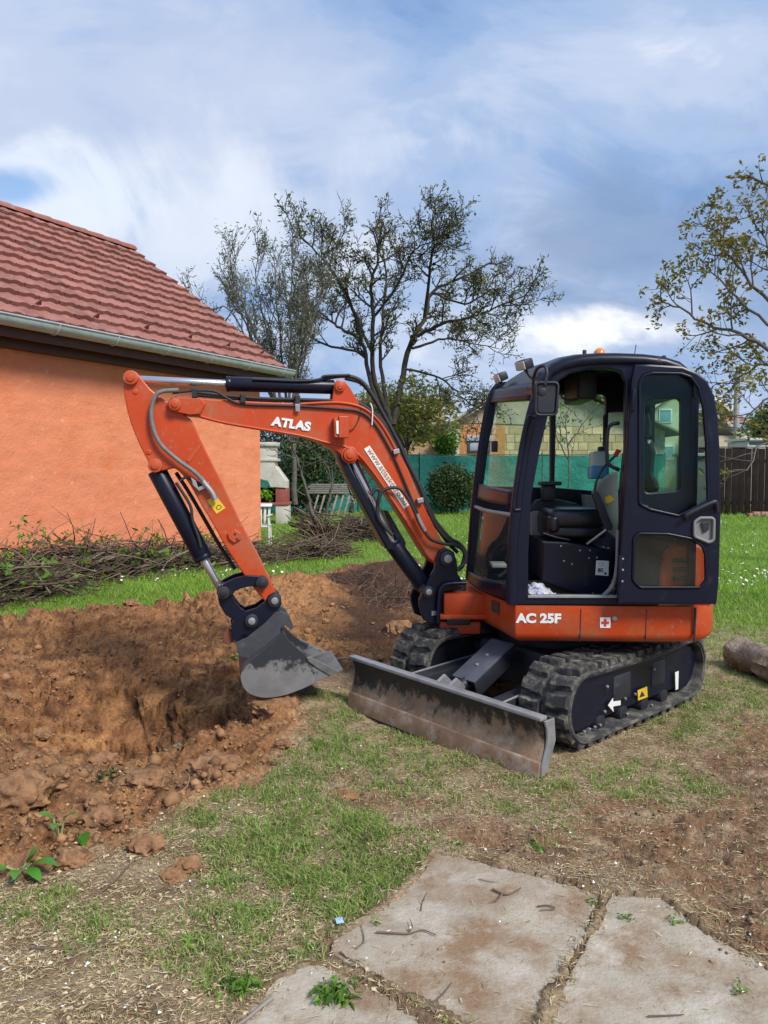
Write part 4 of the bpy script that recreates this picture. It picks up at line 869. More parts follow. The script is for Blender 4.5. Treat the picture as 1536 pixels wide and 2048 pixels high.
g1 = bplate('rod_guard', [(673, 905), (690, 920), (752, 1030), (790, 1100), (776, 1098), (690, 945), (676, 918)], -.085, -.06, navy, bm_c, bev=.003, proj=-.07)
bplate('guard_web', [(672, 903), (680, 910), (782, 1097), (772, 1096), (690, 945)], -.07, .09, navy, bm_c, bev=.003, proj=-.07)
bplate('guard_wing', [(768, 1020), (776, 1022), (812, 1085), (810, 1098), (795, 1085)], -.03, .09, navy, bm_c, bev=.003, proj=-.03)
# ---------------- bucket linkage and bucket
def Q(zx, zy): return (400 + .2344 * zx, 1050 + .2344 * zy)
def QL(l): return [Q(a, b) for a, b in l]
link_px = QL([(140, 575), (155, 535), (200, 500), (290, 455), (390, 428), (480, 432), (560, 448), (585, 490), (570, 525), (520, 535), (440, 520), (360, 535), (300, 562), (262, 600), (225, 628), (165, 622)])
hl_px = QL([(150, 600), (165, 680), (215, 765), (270, 800), (330, 795), (395, 738), (345, 705), (305, 655), (275, 600), (240, 560), (180, 555)])
for t0 in (-.115, .085):
    bplate('tipping_link', link_px, t0, t0 + .03, navy, ex, r=.012, proj=-.1)
for t0 in (-.082, .055): bplate('bucket_link', hl_px, t0, t0 + .027, navy, ex, r=.012, proj=-.08)
for zx, zy in ((200, 575), (530, 490)): pin(B(*Q(zx, zy), -.115), .038, -.025, .26, black, ex, name='link_pin', ring=black)
qc_px = QL([(262, 860), (285, 805), (330, 770), (395, 735), (480, 710), (555, 655), (585, 600), (640, 572), (690, 605), (698, 670), (660, 745), (560, 830), (480, 890), (430, 945), (365, 935), (315, 1010), (285, 965)])
cp = bplate('quick_coupler', qc_px, -.095, -.065, navy, ex, r=.012, proj=-.09)
bplate('coupler_plate', qc_px, .065, .095, navy, cp, r=.012, proj=-.09)
bplate('coupler_core', QL([(330, 900), (480, 800), (640, 690), (640, 760), (480, 880), (350, 980)]), -.07, .07, black, cp, bev=.004)
for zx, zy in ((635, 640), (440, 812)): pin(B(*Q(zx, zy), -.095), .040, -.03, .24, black, cp, ring=steel)
bplate('coupler_lock', QL([(200, 930), (240, 880), (285, 910), (290, 990), (240, 1020), (190, 1005)]), -.06, -.01, mat('rusty_lock', (.16, .05, .03), .7, var=.3, scale=20), cp, r=.012, proj=-.05)
lipm = mat('lip_steel', (.15, .148, .145), .5, metal=.2, var=.25, scale=14, dirt=((.24, .19, .14), .52, .75, 12))
side_px = QL([(1190, 1245), (1010, 1330), (860, 1400), (700, 1455), (560, 1472), (450, 1450), (385, 1405), (350, 1330), (352, 1262), (420, 1172), (560, 1065), (720, 930), (760, 985), (830, 1050), (930, 1130)])
TW0, TW1 = -.235, .235
bs = catmull(BL(side_px[:12], TW0), 3)
bucket = plate('bucket', [bs + BL(side_px[12:], TW0)], -BT, .022, bucketm, ex, .003)
plate('bucket_side', [[p + BT * (TW1 - TW0) for p in bs + BL(side_px[12:], TW0)]], -BT, .022, bucketm, bucket, .003)
wr = catmull(BL(side_px[:12], TW0), 4); bm = bmesh.new(); cen = sum(wr, Vector()) / len(wr); rows = []
for i, p in enumerate(wr):
    a = wr[max(0, i - 1)]; b = wr[min(len(wr) - 1, i + 1)]; tg = (b - a).normalized(); nn = tg.cross(BT).normalized()
    if nn.dot(cen - p) < 0: nn = -nn
    rows.append([bm.verts.new(p + BT * .005), bm.verts.new(p + BT * (TW1 - TW0 - .005)), bm.verts.new(p + nn * .016 + BT * (TW1 - TW0 - .005)), bm.verts.new(p + nn * .016 + BT * .005)])
for a, b in zip(rows[:-1], rows[1:]):
    for j in range(4): bm.faces.new([a[j], a[(j + 1) % 4], b[(j + 1) % 4], b[j]])
bm.faces.new(rows[0]); bm.faces.new(rows[-1]); from_bm('bucket_shell', bm, bucketdk, bucket, smooth=40)
tipA, tipB = B(*Q(1195, 1243), TW0), B(*Q(1040, 1300), TW0)
d = tipA - tipB; box('cutting_lip', (tipA + tipB) / 2 + BT * .235 + d * .08 + Z * .006, BT * .245, d * .55, d.cross(BT).normalized() * .010, lipm, bucket, .003)
bplate('side_cutter', QL([(905, 1125), (935, 1118), (1190, 1245), (1110, 1278), (1000, 1215), (925, 1160)]), TW0 - .02, TW0 - .006, lipm, bucket, bev=.002, proj=TW0)
bplate('side_cutter', QL([(905, 1125), (935, 1118), (1190, 1245), (1110, 1278), (1000, 1215), (925, 1160)]), TW1 + .006, TW1 + .02, lipm, bucket, bev=.002, proj=TW0)
hk_px = QL([(310, 1000), (400, 960), (560, 830), (640, 745), (700, 735), (760, 770), (800, 870), (775, 895), (730, 850), (690, 880), (680, 930), (560, 1030), (420, 1140), (330, 1120)])
for t0 in (-.125, .10): bplate('bucket_ear', hk_px, t0, t0 + .025, bucketdk, bucket, r=.008, proj=-.115)
# ---------------- cab
cabr = root('cab', (1.3, 4.8, .75), None, None); cabr.parent = ex; cabr.location = Vector((1.3, 4.8, .75)) - WPOS[ex.name]
CWD = .93
near_out = [(1020, 1211), (1021, 1100), (1026, 1030), (1042, 910), (1056, 830), (1070, 778), (1086, 748), (1112, 726), (1150, 714), (1200, 711), (1280, 714), (1331, 720), (1366, 731), (1383, 754), (1389, 795), (1388, 1062), (1345, 1088), (1322, 1112), (1318, 1211)]
door_hole = [(1057, 1191), (1057, 1110), (1063, 994), (1080, 900), (1096, 833), (1107, 785), (1120, 760), (1142, 746), (1175, 739), (1215, 737), (1241, 742), (1251, 762), (1250, 900), (1240, 1050), (1233, 1191)]
rear_hole = [(1291, 800), (1363, 797), (1361, 980), (1289, 986)]
side = uplate('side_frame', near_out, 0, .05, navy, cabr, bev=.010, holes=(door_hole, rear_hole), hr=.03)
# rounded front pillars
npill = [(1024, 1208), (1026, 1100), (1034, 1010), (1049, 900), (1068, 815), (1085, 768), (1104, 742)]
fpill = [(938, 1160), (942, 1100), (948, 1020), (961, 910), (974, 830), (984, 790), (998, 770)]
NP = [U(a, b, .02) for a, b in npill]; FPp = [U(a, b, CWD) for a, b in fpill]
tube('front_pillar', NP, .034, navy, cabr, sides=14); tube('front_pillar', FPp, .026, navy, cabr, sides=14)
tube('pillar_grip', [U(1040, 1020, -.045), U(1028, 1018, -.05), U(1030, 990, -.05), U(1045, 890, -.05), U(1056, 838, -.05), U(1070, 835, -.03)], .012, navy, cabr)
# far side frame
def far(px): return [U(a, b, CWD) for a, b in px]
def nearw(px): return [U(a, b, 0) + UT * CWD for a, b in px]
fo = far([(936, 1160), (940, 1100), (947, 1020), (960, 910), (973, 830), (984, 785), (996, 765)]) + nearw([(1150, 716), (1200, 713), (1280, 716), (1331, 722), (1366, 733), (1383, 756), (1389, 797), (1389, 1205)])
fh1 = [far([(966, 972), (978, 880), (995, 808), (1012, 792), (1100, 790), (1099, 975)]), far([(1108, 975), (1112, 790), (1206, 790), (1210, 800), (1208, 983)])]
fh2 = nearw([(1291, 800), (1363, 797), (1361, 980), (1289, 986)])
plate('far_side_frame', [fo] + [rnd(h, .02) for h in fh1] + [rnd(fh2, .03)], -UT, .05, navy, cabr, .008)
for k, h in enumerate(fh1 + [fh2]): pane('side_window', h, -UT, .006, glass, cabr)
pane('side_window', rnd([p + UT * .025 for p in UL(rear_hole, 0)], .03), -UT, .006, glass, cabr)
# windscreen in two leaves with the bar between
def interp(C, y0):
    return C
def strip(name, n0, n1, f0, f1, m, nseg=8, inset=.0, thick=0.0, parent=None):
    NPc = [U(n0[0] + (n1[0] - n0[0]) * k / nseg, n0[1] + (n1[1] - n0[1]) * k / nseg, .03) for k in range(nseg + 1)]
    FPc = [U(f0[0] + (f1[0] - f0[0]) * k / nseg, f0[1] + (f1[1] - f0[1]) * k / nseg, CWD - .02) for k in range(nseg + 1)]
    bm = bmesh.new(); rows = []
    for a, b in zip(NPc, FPc):
        rows.append([bm.verts.new(a.lerp(b, j / 8) - US * (.035 * math.sin(math.pi * j / 8))) for j in range(9)])
    for a, b in zip(rows[:-1], rows[1:]):
        for j in range(8): bm.faces.new([a[j], a[j + 1], b[j + 1], b[j]])
    o = from_bm(name, bm, m, parent or cabr, smooth=60)
    if thick:
        md = o.modifiers.new('thick', 'SOLIDIFY'); md.thickness = thick; md.offset = 0
    return o
strip('windscreen', (1036, 985), (1074, 795), (960, 968), (984, 800), glass)
strip('lower_windscreen', (1024, 1172), (1028, 1036), (942, 1140), (953, 1018), glass_lo)
strip('windscreen_sill', (1026, 1206), (1024, 1170), (938, 1162), (941, 1142), navy, 4, thick=.03)
strip('windscreen_rail', (1034, 1014), (1036, 983), (956, 996), (960, 966), navy, 4, thick=.03)
strip('windscreen_head', (1072, 800), (1084, 765), (983, 806), (990, 782), navy, 4, thick=.03)
tube('cross_bar', [U(1029, 1031, .0), U(985, 1022, .48) - US * .03, U(950, 1013, CWD)], .013, steel, cabr)
for a, b in ((1005, 990), (990, 985)): c = U(a, b, .5) - US * .05
box('wiper_mount', U(989, 893, .55), US * .02, UT * .015, Z * .035, black, cabr, .006)
# roof: shell lofted across the cab
ro = [(1066, 790), (1074, 772), (1086, 750), (1104, 731), (1128, 719), (1160, 712), (1200, 709), (1240, 709), (1290, 711), (1331, 716), (1360, 725), (1378, 740), (1386, 762), (1388, 790)]
RW = [U(a, b, 0) for a, b in ro]; skew = U(984, 790, CWD) - (U(1070, 790, 0) + UT * CWD); bm = bmesh.new(); rows = []
zmin = RW[0].z
for t, dz, ins in ((-.012, -.055, .0), (-.014, -.02, .0), (.0, .004, .0), (.05, .016, .0), (.15, .028, 0), (.47, .036, 0), (.78, .028, 0), (.88, .016, 0), (.93, .004, 0), (.945, -.02, 0), (.943, -.055, 0)):
    row = []
    for i, p in enumerate(RW):
        f = max(0.0, 1 - i / 6.0); w = p + UT * t + skew * (t / CWD) * f; hz = max(0, (p.z - zmin) / .2); row.append(bm.verts.new(w + Z * dz * min(1, .25 + hz)))
    rows.append(row)
for a, b in zip(rows[:-1], rows[1:]):
    for j in range(len(RW) - 1): bm.faces.new([a[j], a[j + 1], b[j + 1], b[j]])
roofo = from_bm('cab_roof', bm, navy, cabr, smooth=50); md = roofo.modifiers.new('thick', 'SOLIDIFY'); md.thickness = .03; md.offset = -1
# rear wall with window, floor, engine cover
s0 = U(1389, 1000, 0); rp = lambda t, z: Vector((s0.x, s0.y, 0)) + UT * t + Z * z
plate('rear_wall', [[rp(.01, .76), rp(.92, .76), rp(.92, 2.05), rp(.01, 2.05)], rnd([rp(.12, 1.30), rp(.81, 1.30), rp(.81, 1.98), rp(.12, 1.98)], .05)], US, .04, navy, cabr, .006)
pane('rear_window', rnd([rp(.12, 1.30), rp(.81, 1.30), rp(.81, 1.98), rp(.12, 1.98)], .05), US, .006, glass, cabr)
fl = [U(1024, 1208, .02), U(1389, 1208, .02), U(1389, 1208, .02) + UT * .89, U(941, 1160, CWD - .03)]
plate('floor', [[Vector((p.x, p.y, zt + .012)) for p in fl]], Z, .02, mat('floor_mat', (.25, .215, .15), .9, var=.25, scale=14, dirt=((.12, .09, .06), .5, .75, 8)), cabr, .003)
uplate('door_sill', [(1056, 1191), (1236, 1191), (1236, 1196), (1056, 1196)], -.01, .04, steel, cabr, bev=.002)
ec = uplate('engine_cover', [(1318, 1211), (1318, 1140), (1328, 1110), (1344, 1090), (1398, 1088), (1424, 1105), (1428, 1211)], .055, .85, orange, ex, r=.02, bev=.02)
for y_ in (1122, 1139, 1157): uplate('louvre', [(1348, y_ - 4), (1378, y_ - 5), (1380, y_ + 3), (1346, y_ + 4)], .040, .056, inkm, ec, r=.006, bev=.002)
# ---------------- door, swung back against the side
DT = -.095
door_out = [(1236, 1209), (1241, 1100), (1254, 900), (1263, 760), (1270, 729), (1300, 728), (1366, 732), (1395, 744), (1416, 762), (1430, 792), (1437, 830), (1441, 900), (1443, 1013), (1439, 1164), (1434, 1209)]
dh_up = [(1279, 1008), (1279, 768), (1286, 752), (1304, 746), (1362, 747), (1382, 754), (1398, 776), (1408, 815), (1414, 890), (1417, 1001), (1376, 1023), (1358, 1032), (1301, 1019)]
dh_lo = [(1266, 1160), (1268, 1078), (1276, 1067), (1335, 1068), (1385, 1078), (1405, 1092), (1412, 1110), (1413, 1160), (1402, 1175), (1280, 1175)]
door = uplate('door', door_out, DT, DT + .045, navy, cabr, bev=.012, holes=(dh_up, dh_lo), hr=.025)
for h, nm in ((dh_up, 'upper'), (dh_lo, 'lower')):
    lp = rnd(UL(h, DT), .03); tube('window_seal', lp + [lp[0]], .0085, navy, door, sides=8, curved=False)
    pane('window', [p + UT * .022 for p in lp], -UT, .005, glass if nm == 'upper' else glass_lo, door)
hp = rnd(UL([(1389, 1044), (1400, 1036), (1428, 1036), (1427, 1080), (1418, 1085), (1389, 1073)], DT - .01), .02)
hr_ = tube('handle_surround', hp + [hp[0]], .009, greyp, door, sides=8, curved=False); plate('handle_recess', [[p + UT * .012 for p in hp]], -UT, .006, greyp, door, .001)
uplate('door_latch', [(1402, 1045), (1420, 1043), (1418, 1060), (1408, 1066)], DT - .012, DT - .002, black, door, r=.006, bev=.003)
tube('door_grab_rail', [U(1372, 1038, DT), U(1372, 1034, DT - .03), U(1378, 1027, DT - .04), U(1424, 1005, DT - .04), U(1432, 1006, DT - .03), U(1434, 1022, DT)], .011, black, door)
for a, y0, y1 in ((1268, 778, 822), (1241, 1110, 1170)): rod('hinge', U(a, y0, DT - .012), U(a - 3, y1, DT - .012), .012, navy, door, 12); 
for a, b in ((1267, 790), (1267, 812), (1246, 1118), (1246, 1140), (1245, 1163)):
    c = U(a, b, DT - .02); rod('hinge_bolt', c, c + UT * .014, .006, steel, door, 8, .001)
# ---------------- inside the cab
seatbase = uplate('seat_base', [(1084, 1082), (1130, 1084), (1222, 1098), (1224, 1194), (1165, 1193), (1102, 1168), (1084, 1160)], .26, .80, navy, cabr, bev=.01)
for a, b in ((1122, 1092), (1160, 1101), (1180, 1101), (1144, 1128), (1178, 1116), (1194, 1115), (1128, 1122), (1186, 1187), (1208, 1094), (1217, 1096)):
    c = U(a, b, .258); rod('screw', c, c + UT * .006, .006, steel, seatbase, 8, .001)
for k in range(9): uplate('vent_slot', [(1168, 1132 + k * 4.5), (1175, 1131 + k * 4.5), (1175, 1133 + k * 4.5), (1168, 1134 + k * 4.5)], .254, .259, inkm, seatbase, bev=.0004)
stk = uplate('noise_label', [(1193, 1121), (1218, 1122), (1217, 1152), (1191, 1150)], .250, .258, white, cabr, bev=.0006)
text('label_number', '80', U(1195, 1144, .248), US, Z, .024, inkm, stk, bold=.02, ext=.003); 
text('label_number', 'CE', U(1197, 1131, .248), US, Z, .020, mat('pale_ink', (.45, .45, .45), .6), stk, bold=.0, ext=.003)
uplate('label_mark', [(1209, 1145), (1213, 1145), (1213, 1149), (1209, 1149)], .246, .250, inkm, stk, bev=.0004)
def ubox(name, a0, b0, a1, b1, t0, t1, m, parent, bev=.02, seg=3):
    p0, p1 = U(a0, b1, t0), U(a1, b0, t0); c = (p0 + p1) / 2 + UT * ((t1 - t0) / 2); bm = bmesh.new(); bm_box(bm, c, US * ((p1 - p0).dot(US) / 2), UT * ((t1 - t0) / 2), Z * ((p1.z - p0.z) / 2)); return from_bm(name, bm, m, parent, bev=bev, seg=seg, smooth=50)
seat = ubox('seat', 1098, 1018, 1212, 1058, .30, .76, vinyl, cabr, .045, 4)
ubox('seat_pan', 1096, 1054, 1212, 1076, .31, .75, vinyl, seat, .02)
ubox('seat_front_roll', 1096, 1030, 1122, 1068, .29, .77, vinyl, seat, .035, 4)
tube('seat_lever', [U(1086, 1066, .28), U(1110, 1074, .28), U(1140, 1080, .28)], .006, black, seat)
bk_ = [(1284, 985), (1316, 984), (1312, 962), (1302, 945), (1308, 905), (1300, 880), (1284, 876), (1270, 905), (1262, 985)]
uplate('backrest', bk_, .33, .73, vinyl, seat, r=.03, bev=.03, proj=.40)
uplate('headrest', [(1286, 826), (1296, 824), (1303, 845), (1302, 872), (1288, 876), (1280, 850)], .43, .65, vinyl, seat, r=.02, bev=.02, proj=.45)
uplate('seat_belt_stalk', [(1268, 1000), (1284, 960), (1290, 962), (1278, 1002)], .30, .32, black, seat, bev=.002, proj=.3)
uplate('footwell_box', [(1060, 1026), (1068, 1022), (1104, 1022), (1106, 1072), (1062, 1075)], .72, .88, greyp, cabr, bev=.008)
uplate('side_console', [(1060, 1016), (1074, 1000), (1090, 998), (1118, 999), (1152, 1006), (1176, 1020), (1180, 1036), (1100, 1028), (1062, 1038)], .74, .88, black, cabr, bev=.01)
uplate('control_panel', [(1172, 990), (1194, 992), (1192, 1020), (1174, 1018)], .70, .86, greyp, cabr, bev=.008)
tube('travel_lever', [U(1094, 1000, .72), U(1094, 982, .72), U(1095, 970, .72)], .016, black, cabr); 
ubox('control_dial', 1082, 963, 1124, 971, .60, .74, black, cabr, .008); ubox('control_column', 1086, 970, 1112, 1002, .64, .76, black, cabr, .012)
con = uplate('lever_console', [(1189, 986), (1204, 964), (1222, 950), (1236, 943), (1238, 1080), (1224, 1066), (1204, 1004)], .17, .27, greyp, cabr, r=.006, bev=.008)
uplate('lock_lever', [(1185, 989), (1190, 982), (1198, 986), (1226, 1052), (1224, 1060), (1213, 1060), (1206, 1046)], .13, .17, black, con, r=.006, bev=.006)
tube('gas_strut', [U(1217, 1056, .14), U(1174, 1088, .20)], .007, steel, con, curved=False)
tube('lever_rod', [U(1190, 985, .14), U(1192, 966, .14), U(1204, 940, .14), U(1216, 926, .14), U(1232, 910, .14)], .007, hosem, con)
rod('lever_grip', U(1230, 912, .14), U(1238, 900, .14), .014, redm, con)
uplate('yellow_tag', [(1210, 995), (1220, 990), (1229, 999), (1220, 1006), (1211, 1007)], .164, .169, yellow, con, bev=.0005)
tube('grab_handle', [U(1238, 846, .06), U(1222, 850, .05), U(1215, 866, .05), U(1214, 915, .05), U(1220, 930, .05), U(1238, 940, .06)], .011, black, cabr)
tube('door_seal_pipe', [U(1236, 1060, .03), U(1235, 1120, .03), U(1230, 1158, .03), U(1220, 1178, .03), U(1206, 1192, .03)], .013, greyp, cabr)
ubox('overhead_unit', 1155, 740, 1196, 798, .35, .80, black, cabr, .02)
tube('sun_visor_wire', [U(1124, 783, .40), U(1124, 795, .40), U(1140, 800, .40), U(1156, 798, .40)], .006, black, cabr)
tube('pedal', [U(1016, 1140, .45), U(1002, 1150, .45), U(995, 1152, .45)], .012, black, cabr); ubox('pedal_pad', 984, 1128, 1014, 1136, .35, .5, greyp, cabr, .006)
# ---------------- on the roof
zr = U(1199, 712, .40)
bcn = U(1199, 711, .25); rod('beacon_base', bcn - Z * .05, bcn - Z * .002, .034, black, cabr, 18)
bm = bmesh.new(); bmesh.ops.create_uvsphere(bm, u_segments=18, v_segments=10, radius=.036)
for v in bm.verts: v.co = Vector((v.co.x, v.co.y, max(v.co.z, -.002) * 1.25 + 0)) + bcn
from_bm('beacon', bm, amber, cabr, smooth=60)
for a, b0, b1 in ((1169, 700, 716), (1328, 711, 724)):
    c = U(a, b0, .12); rod('roof_stud', c, U(a, b1, .12) - Z * .02, .012, black, cabr, 12)
tube('aerial', [U(1268, 716, .4), U(1272, 690, .42)], .003, black, cabr, curved=False, sides=6)
def worklight(px, t, yaw, roll, size, foot):
    c = U(*px, t); o = box('work_lamp', c, Vector((math.cos(yaw), math.sin(yaw), roll)).normalized() * size, Vector((-math.sin(yaw), math.cos(yaw), 0)) * size * 1.35, Vector((-roll * math.cos(yaw), -roll * math.sin(yaw), 1)).normalized() * size * .85, black, cabr, .01)
    fx = Vector((math.cos(yaw), math.sin(yaw), roll)).normalized(); box('lamp_lens', c - fx * size * 1.02, fx * .004, Vector((-math.sin(yaw), math.cos(yaw), 0)) * size * 1.2, fx.cross(Vector((-math.sin(yaw), math.cos(yaw), 0))) * size * .72, lampm, o, .002)
    tube('lamp_stem', [c - Z * size * .7, U(*foot, t)], .010, black, o, curved=False)
worklight((1049, 729), .20, .5, .35, .034, (1062, 755)); worklight((1002, 754), .72, .3, .45, .032, (1000, 772))
mr_ = uplate('mirror', [(1073, 766), (1080, 764), (1112, 764), (1117, 770), (1114, 822), (1108, 830), (1076, 829), (1071, 822)], -.16, -.11, black, cabr, r=.02, bev=.014, proj=-.16)
lp = rnd(UL([(1072, 765), (1117, 765), (1113, 830), (1071, 830)], -.165), .025); tube('mirror_rim', lp + [lp[0]], .007, black, mr_, sides=8, curved=False)
c = U(1085, 783, -.165); rod('mirror_knuckle', c, c + UT * .03, .022, black, mr_, 14)
tube('mirror_arm', [U(1068, 800, -.02), U(1067, 760, -.06), U(1074, 738, -.10), U(1088, 732, -.14), U(1094, 745, -.16), U(1090, 770, -.165)], .009, black, mr_)
# ---------------- loose things in the cab
jug = root('plastic_jug', U(1202, 955, .70), 'translucent jug with blue liquid at the far cab window', 'jug')
ubox('jug_body', 1185, 902, 1220, 957, .70, .84, mat('jug_plastic', (.55, .66, .62), .35, var=.06), jug, .02)
ubox('jug_liquid', 1183, 930, 1219, 958, .695, .835, mat('blue_liquid', (.09, .33, .55), .3, var=.06), jug, .015)
ubox('jug_cap', 1198, 893, 1210, 903, .74, .79, black, jug, .008)
rag = bmesh.new(); gx = 16; c = U(1073, 1165, .22); vv = {}
for i in range(gx):
    for j in range(gx):
        a, b = (i / 15 - .5), (j / 15 - .5); vv[i, j] = rag.verts.new(Vector((c.x + a * .20, c.y + b * .28, zt + .03 + .06 * math.exp(-8 * (a * a + b * b)) + .045 * float(np.abs(fbm(a * 1., b * 1., 6, 3, 15))))))
for i in range(gx - 1):
    for j in range(gx - 1): rag.faces.new([vv[i, j], vv[i + 1, j], vv[i + 1, j + 1], vv[i, j + 1]])
ro_ = from_bm('rag', rag, mat('patterned_cloth', (.50, .50, .50), .9, var=.2, scale=30, dirt=((.10, .13, .42), .48, .58, 22)), None, smooth=60); tag(ro_, 'crumpled blue and white rag on the cab floor', 'rag')
# ================================================================== trees and shrubs
TR = random.Random(5)
def rv(s=1.0): return Vector((TR.uniform(-1, 1), TR.uniform(-1, 1), TR.uniform(-1, 1))) * s
class Wood:
    def __init__(s): s.V = []; s.F = []; s.n = 0; s.tips = []
    rmin = .0
    def add(s, pts, r0, r1, sides=5):
        r0 = max(r0, s.rmin); r1 = max(r1, s.rmin * .7)
        V, F = tube_np(pts, np.linspace(r0, r1, len(pts)), sides); s.V.append(V); s.F.append(F + s.n); s.n += len(V)
    def branch(s, p, d, L, r, lev, up=.15, wob=.35, n=6, kids=(5, 4, 3), ratio=.55, spread=.9, sides=5):
        d = d.normalized(); pts = [p]; st = L / n
        for i in range(n):
            d = (d + rv(wob * .5) + Vector((0, 0, up * .35))).normalized(); pts.append(pts[-1] + d * st)
        s.add(pts, r, r * (.45 if lev > 0 else .3), sides); s.sprout(pts, L, r, lev, up, wob, kids, ratio, spread)
        return pts
    def sprout(s, pts, L, r, lev, up, wob, kids, ratio, spread, lo=.25):
        if lev <= 0:
            s.tips += pts[-1:]; return
        k = kids[min(lev - 1, len(kids) - 1)]
        for j in range(k):
            f = lo + (1 - lo) * (j + TR.random()) / k; i = min(int(f * (len(pts) - 1)), len(pts) - 2); q = pts[i].lerp(pts[i + 1], f * (len(pts) - 1) - i)
            ax = (pts[i + 1] - pts[i]).normalized(); side = rv(1); side = (side - ax * side.dot(ax)).normalized()
            s.branch(q, ax * .75 + side * spread, L * ratio * TR.uniform(.7, 1.25), r * .55 * (1 - .4 * f), lev - 1, up, wob, 5 if lev > 1 else 4, kids, ratio, spread, 4 if lev > 1 else 3)
        s.tips.append(pts[-1])
    def build(s, name, m, parent): return from_np(name, np.concatenate(s.V), np.concatenate(s.F), m, parent, smooth=True)
def leaves(name, tips, per, size, rad, m, parent, aspect=.5, droop=.3):
    n = len(tips) * per; T = np.repeat(np.array([tuple(t) for t in tips]), per, 0); c = T + rng.normal(0, rad, (n, 3))
    d = rng.normal(0, 1, (n, 3)); d[:, 2] = d[:, 2] * .7 - droop; d /= np.linalg.norm(d, axis=1, keepdims=True); e = np.cross(d, rng.normal(0, 1, (n, 3))); e /= (np.linalg.norm(e, axis=1, keepdims=True) + 1e-9)
    L = size * (.5 + rng.random(n))[:, None]; w = L * aspect * .5; nn = np.cross(d, e) * L * .12
    V = np.stack([c, c + d * L * .45 + e * w + nn, c + d * L, c + d * L * .45 - e * w + nn], 1).reshape(-1, 3); i = np.arange(n)[:, None] * 4; F = np.concatenate([i + [0, 1, 2], i + [0, 2, 3]], 0)
    return from_np(name, V, F, m, parent, kind='stuff' if n > 300 else None)
bark_dk = mat('dark_bark', (.055, .047, .040), .9, var=.3, scale=6, bump=.02, bscale=12, spec=.2)
bark_gr = mat('grey_bark', (.12, .11, .095), .9, var=.3, scale=6, bump=.01, bscale=14, spec=.2)
lf_spring = mat('spring_leaf', (.2, .2, .05), .6, var=.2, island=[(.13, .15, .035), (.21, .23, .06), (.10, .11, .035), (.26, .24, .07)], sss=.35, spec=.2)
lf_yel = mat('yellow_green_leaf', (.3, .3, .06), .6, var=.2, island=[(.24, .28, .05), (.36, .36, .08), (.18, .24, .05), (.40, .34, .12)], sss=.4, spec=.2)
lf_grey = mat('grey_green_leaf', (.2, .22, .15), .7, var=.2, island=[(.13, .15, .10), (.20, .22, .15), (.26, .28, .20), (.10, .12, .08)], sss=.25, spec=.2)
lf_dark = mat('dark_leaf', (.03, .05, .02), .5, var=.3, island=[(.025, .045, .015), (.045, .075, .022), (.07, .12, .03), (.018, .03, .014)], sss=.2, spec=.3)
lf_green = mat('fresh_leaf', (.1, .2, .03), .5, var=.2, island=[(.09, .20, .025), (.14, .28, .035), (.18, .34, .05), (.07, .15, .02)], sss=.35, spec=.3)
lf_olive = mat('olive_leaf', (.2, .2, .05), .6, var=.2, island=[(.12, .14, .03), (.20, .19, .04), (.30, .22, .04), (.16, .18, .05), (.36, .24, .05)], sss=.35, spec=.2)
def limbs_tree(name, label, limbs, Y, spread, lev, twigL, r0, bark, leafm, per, lsize, lrad, group=None, kids=(4, 4, 6), ratio=.5, up=.2, wob=.45, yaw=0, aspect=.5, spr=.9, lo=.25):
    b = at(*limbs[0][0][0][:2], Y); b.z = 0; t = root(name, b, label, 'tree', group); w = Wood(); w.rmin = Y * .00042
    for li, (pts, rr, lv) in enumerate([(l if isinstance(l[0], list) else (l, r0, lev)) for l in limbs]):
        a = TR.uniform(-1, 1) * spread if li else 0; P = [at(p[0], p[1], Y + (p[2] if len(p) > 2 else a * i / (len(pts) - 1))) for i, p in enumerate(pts)]; C = catmull(P, 5)
        C = [c + rv(.03) for c in C]; w.add(C, rr * .8, rr * .2, 7); L = sum((C[i + 1] - C[i]).length for i in range(len(C) - 1))
        w.sprout(C, twigL / ratio, rr * .8, lv, up, wob, kids, ratio, spr, lo)
    w.build('trunk', bark, t); leaves('crown', w.tips, per, lsize, lrad, leafm, t, aspect); return t
# the big walnut behind the boom
WN = [([(786, 1010), (786, 900), (780, 840)], .26, 0),
      ([(780, 850), (740, 760), (723, 677), (681, 645), (653, 621), (611, 584)], .15, 3), ([(784, 850), (746, 743), (747, 621), (742, 551), (756, 491), (747, 430)], .16, 3),
      ([(782, 850), (762, 729), (766, 621), (772, 527), (761, 440)], .13, 3), ([(786, 850), (806, 748), (822, 677), (850, 621), (864, 565), (916, 537), (985, 498)], .19, 3),
      ([(834, 662), (880, 637), (930, 622), (977, 607), (1060, 568)], .11, 3), ([(723, 677), (705, 602), (677, 541), (634, 476), (588, 429)], .11, 3), ([(850, 621), (859, 527), (868, 450), (862, 400)], .10, 3),
      ([(826, 690), (888, 668), (939, 677), (1000, 690)], .08, 3), ([(747, 621), (800, 540), (830, 470), (900, 440)], .08, 3), ([(742, 700), (690, 560), (660, 500), (690, 430)], .08, 3), ([(727, 700), (650, 680), (590, 640), (560, 590)], .08, 3), ([(864, 565), (930, 590), (990, 560), (1040, 590)], .07, 3), ([(810, 735), (880, 755), (930, 800), (960, 820)], .07, 3)]
WN = [([(a, 760 + (b - 760) * (.9 if b < 760 else 1)) for a, b in pts], r_ * .85, lv) for pts, r_, lv in WN]
limbs_tree('walnut_tree', 'tall dark-limbed tree in thin spring leaf rising behind the boom', WN, 29.0, 4.0, 3, .95, .15, bark_dk, lf_spring, 1, .125, .05, kids=(5, 7, 12), ratio=.52, up=.25, wob=.5)
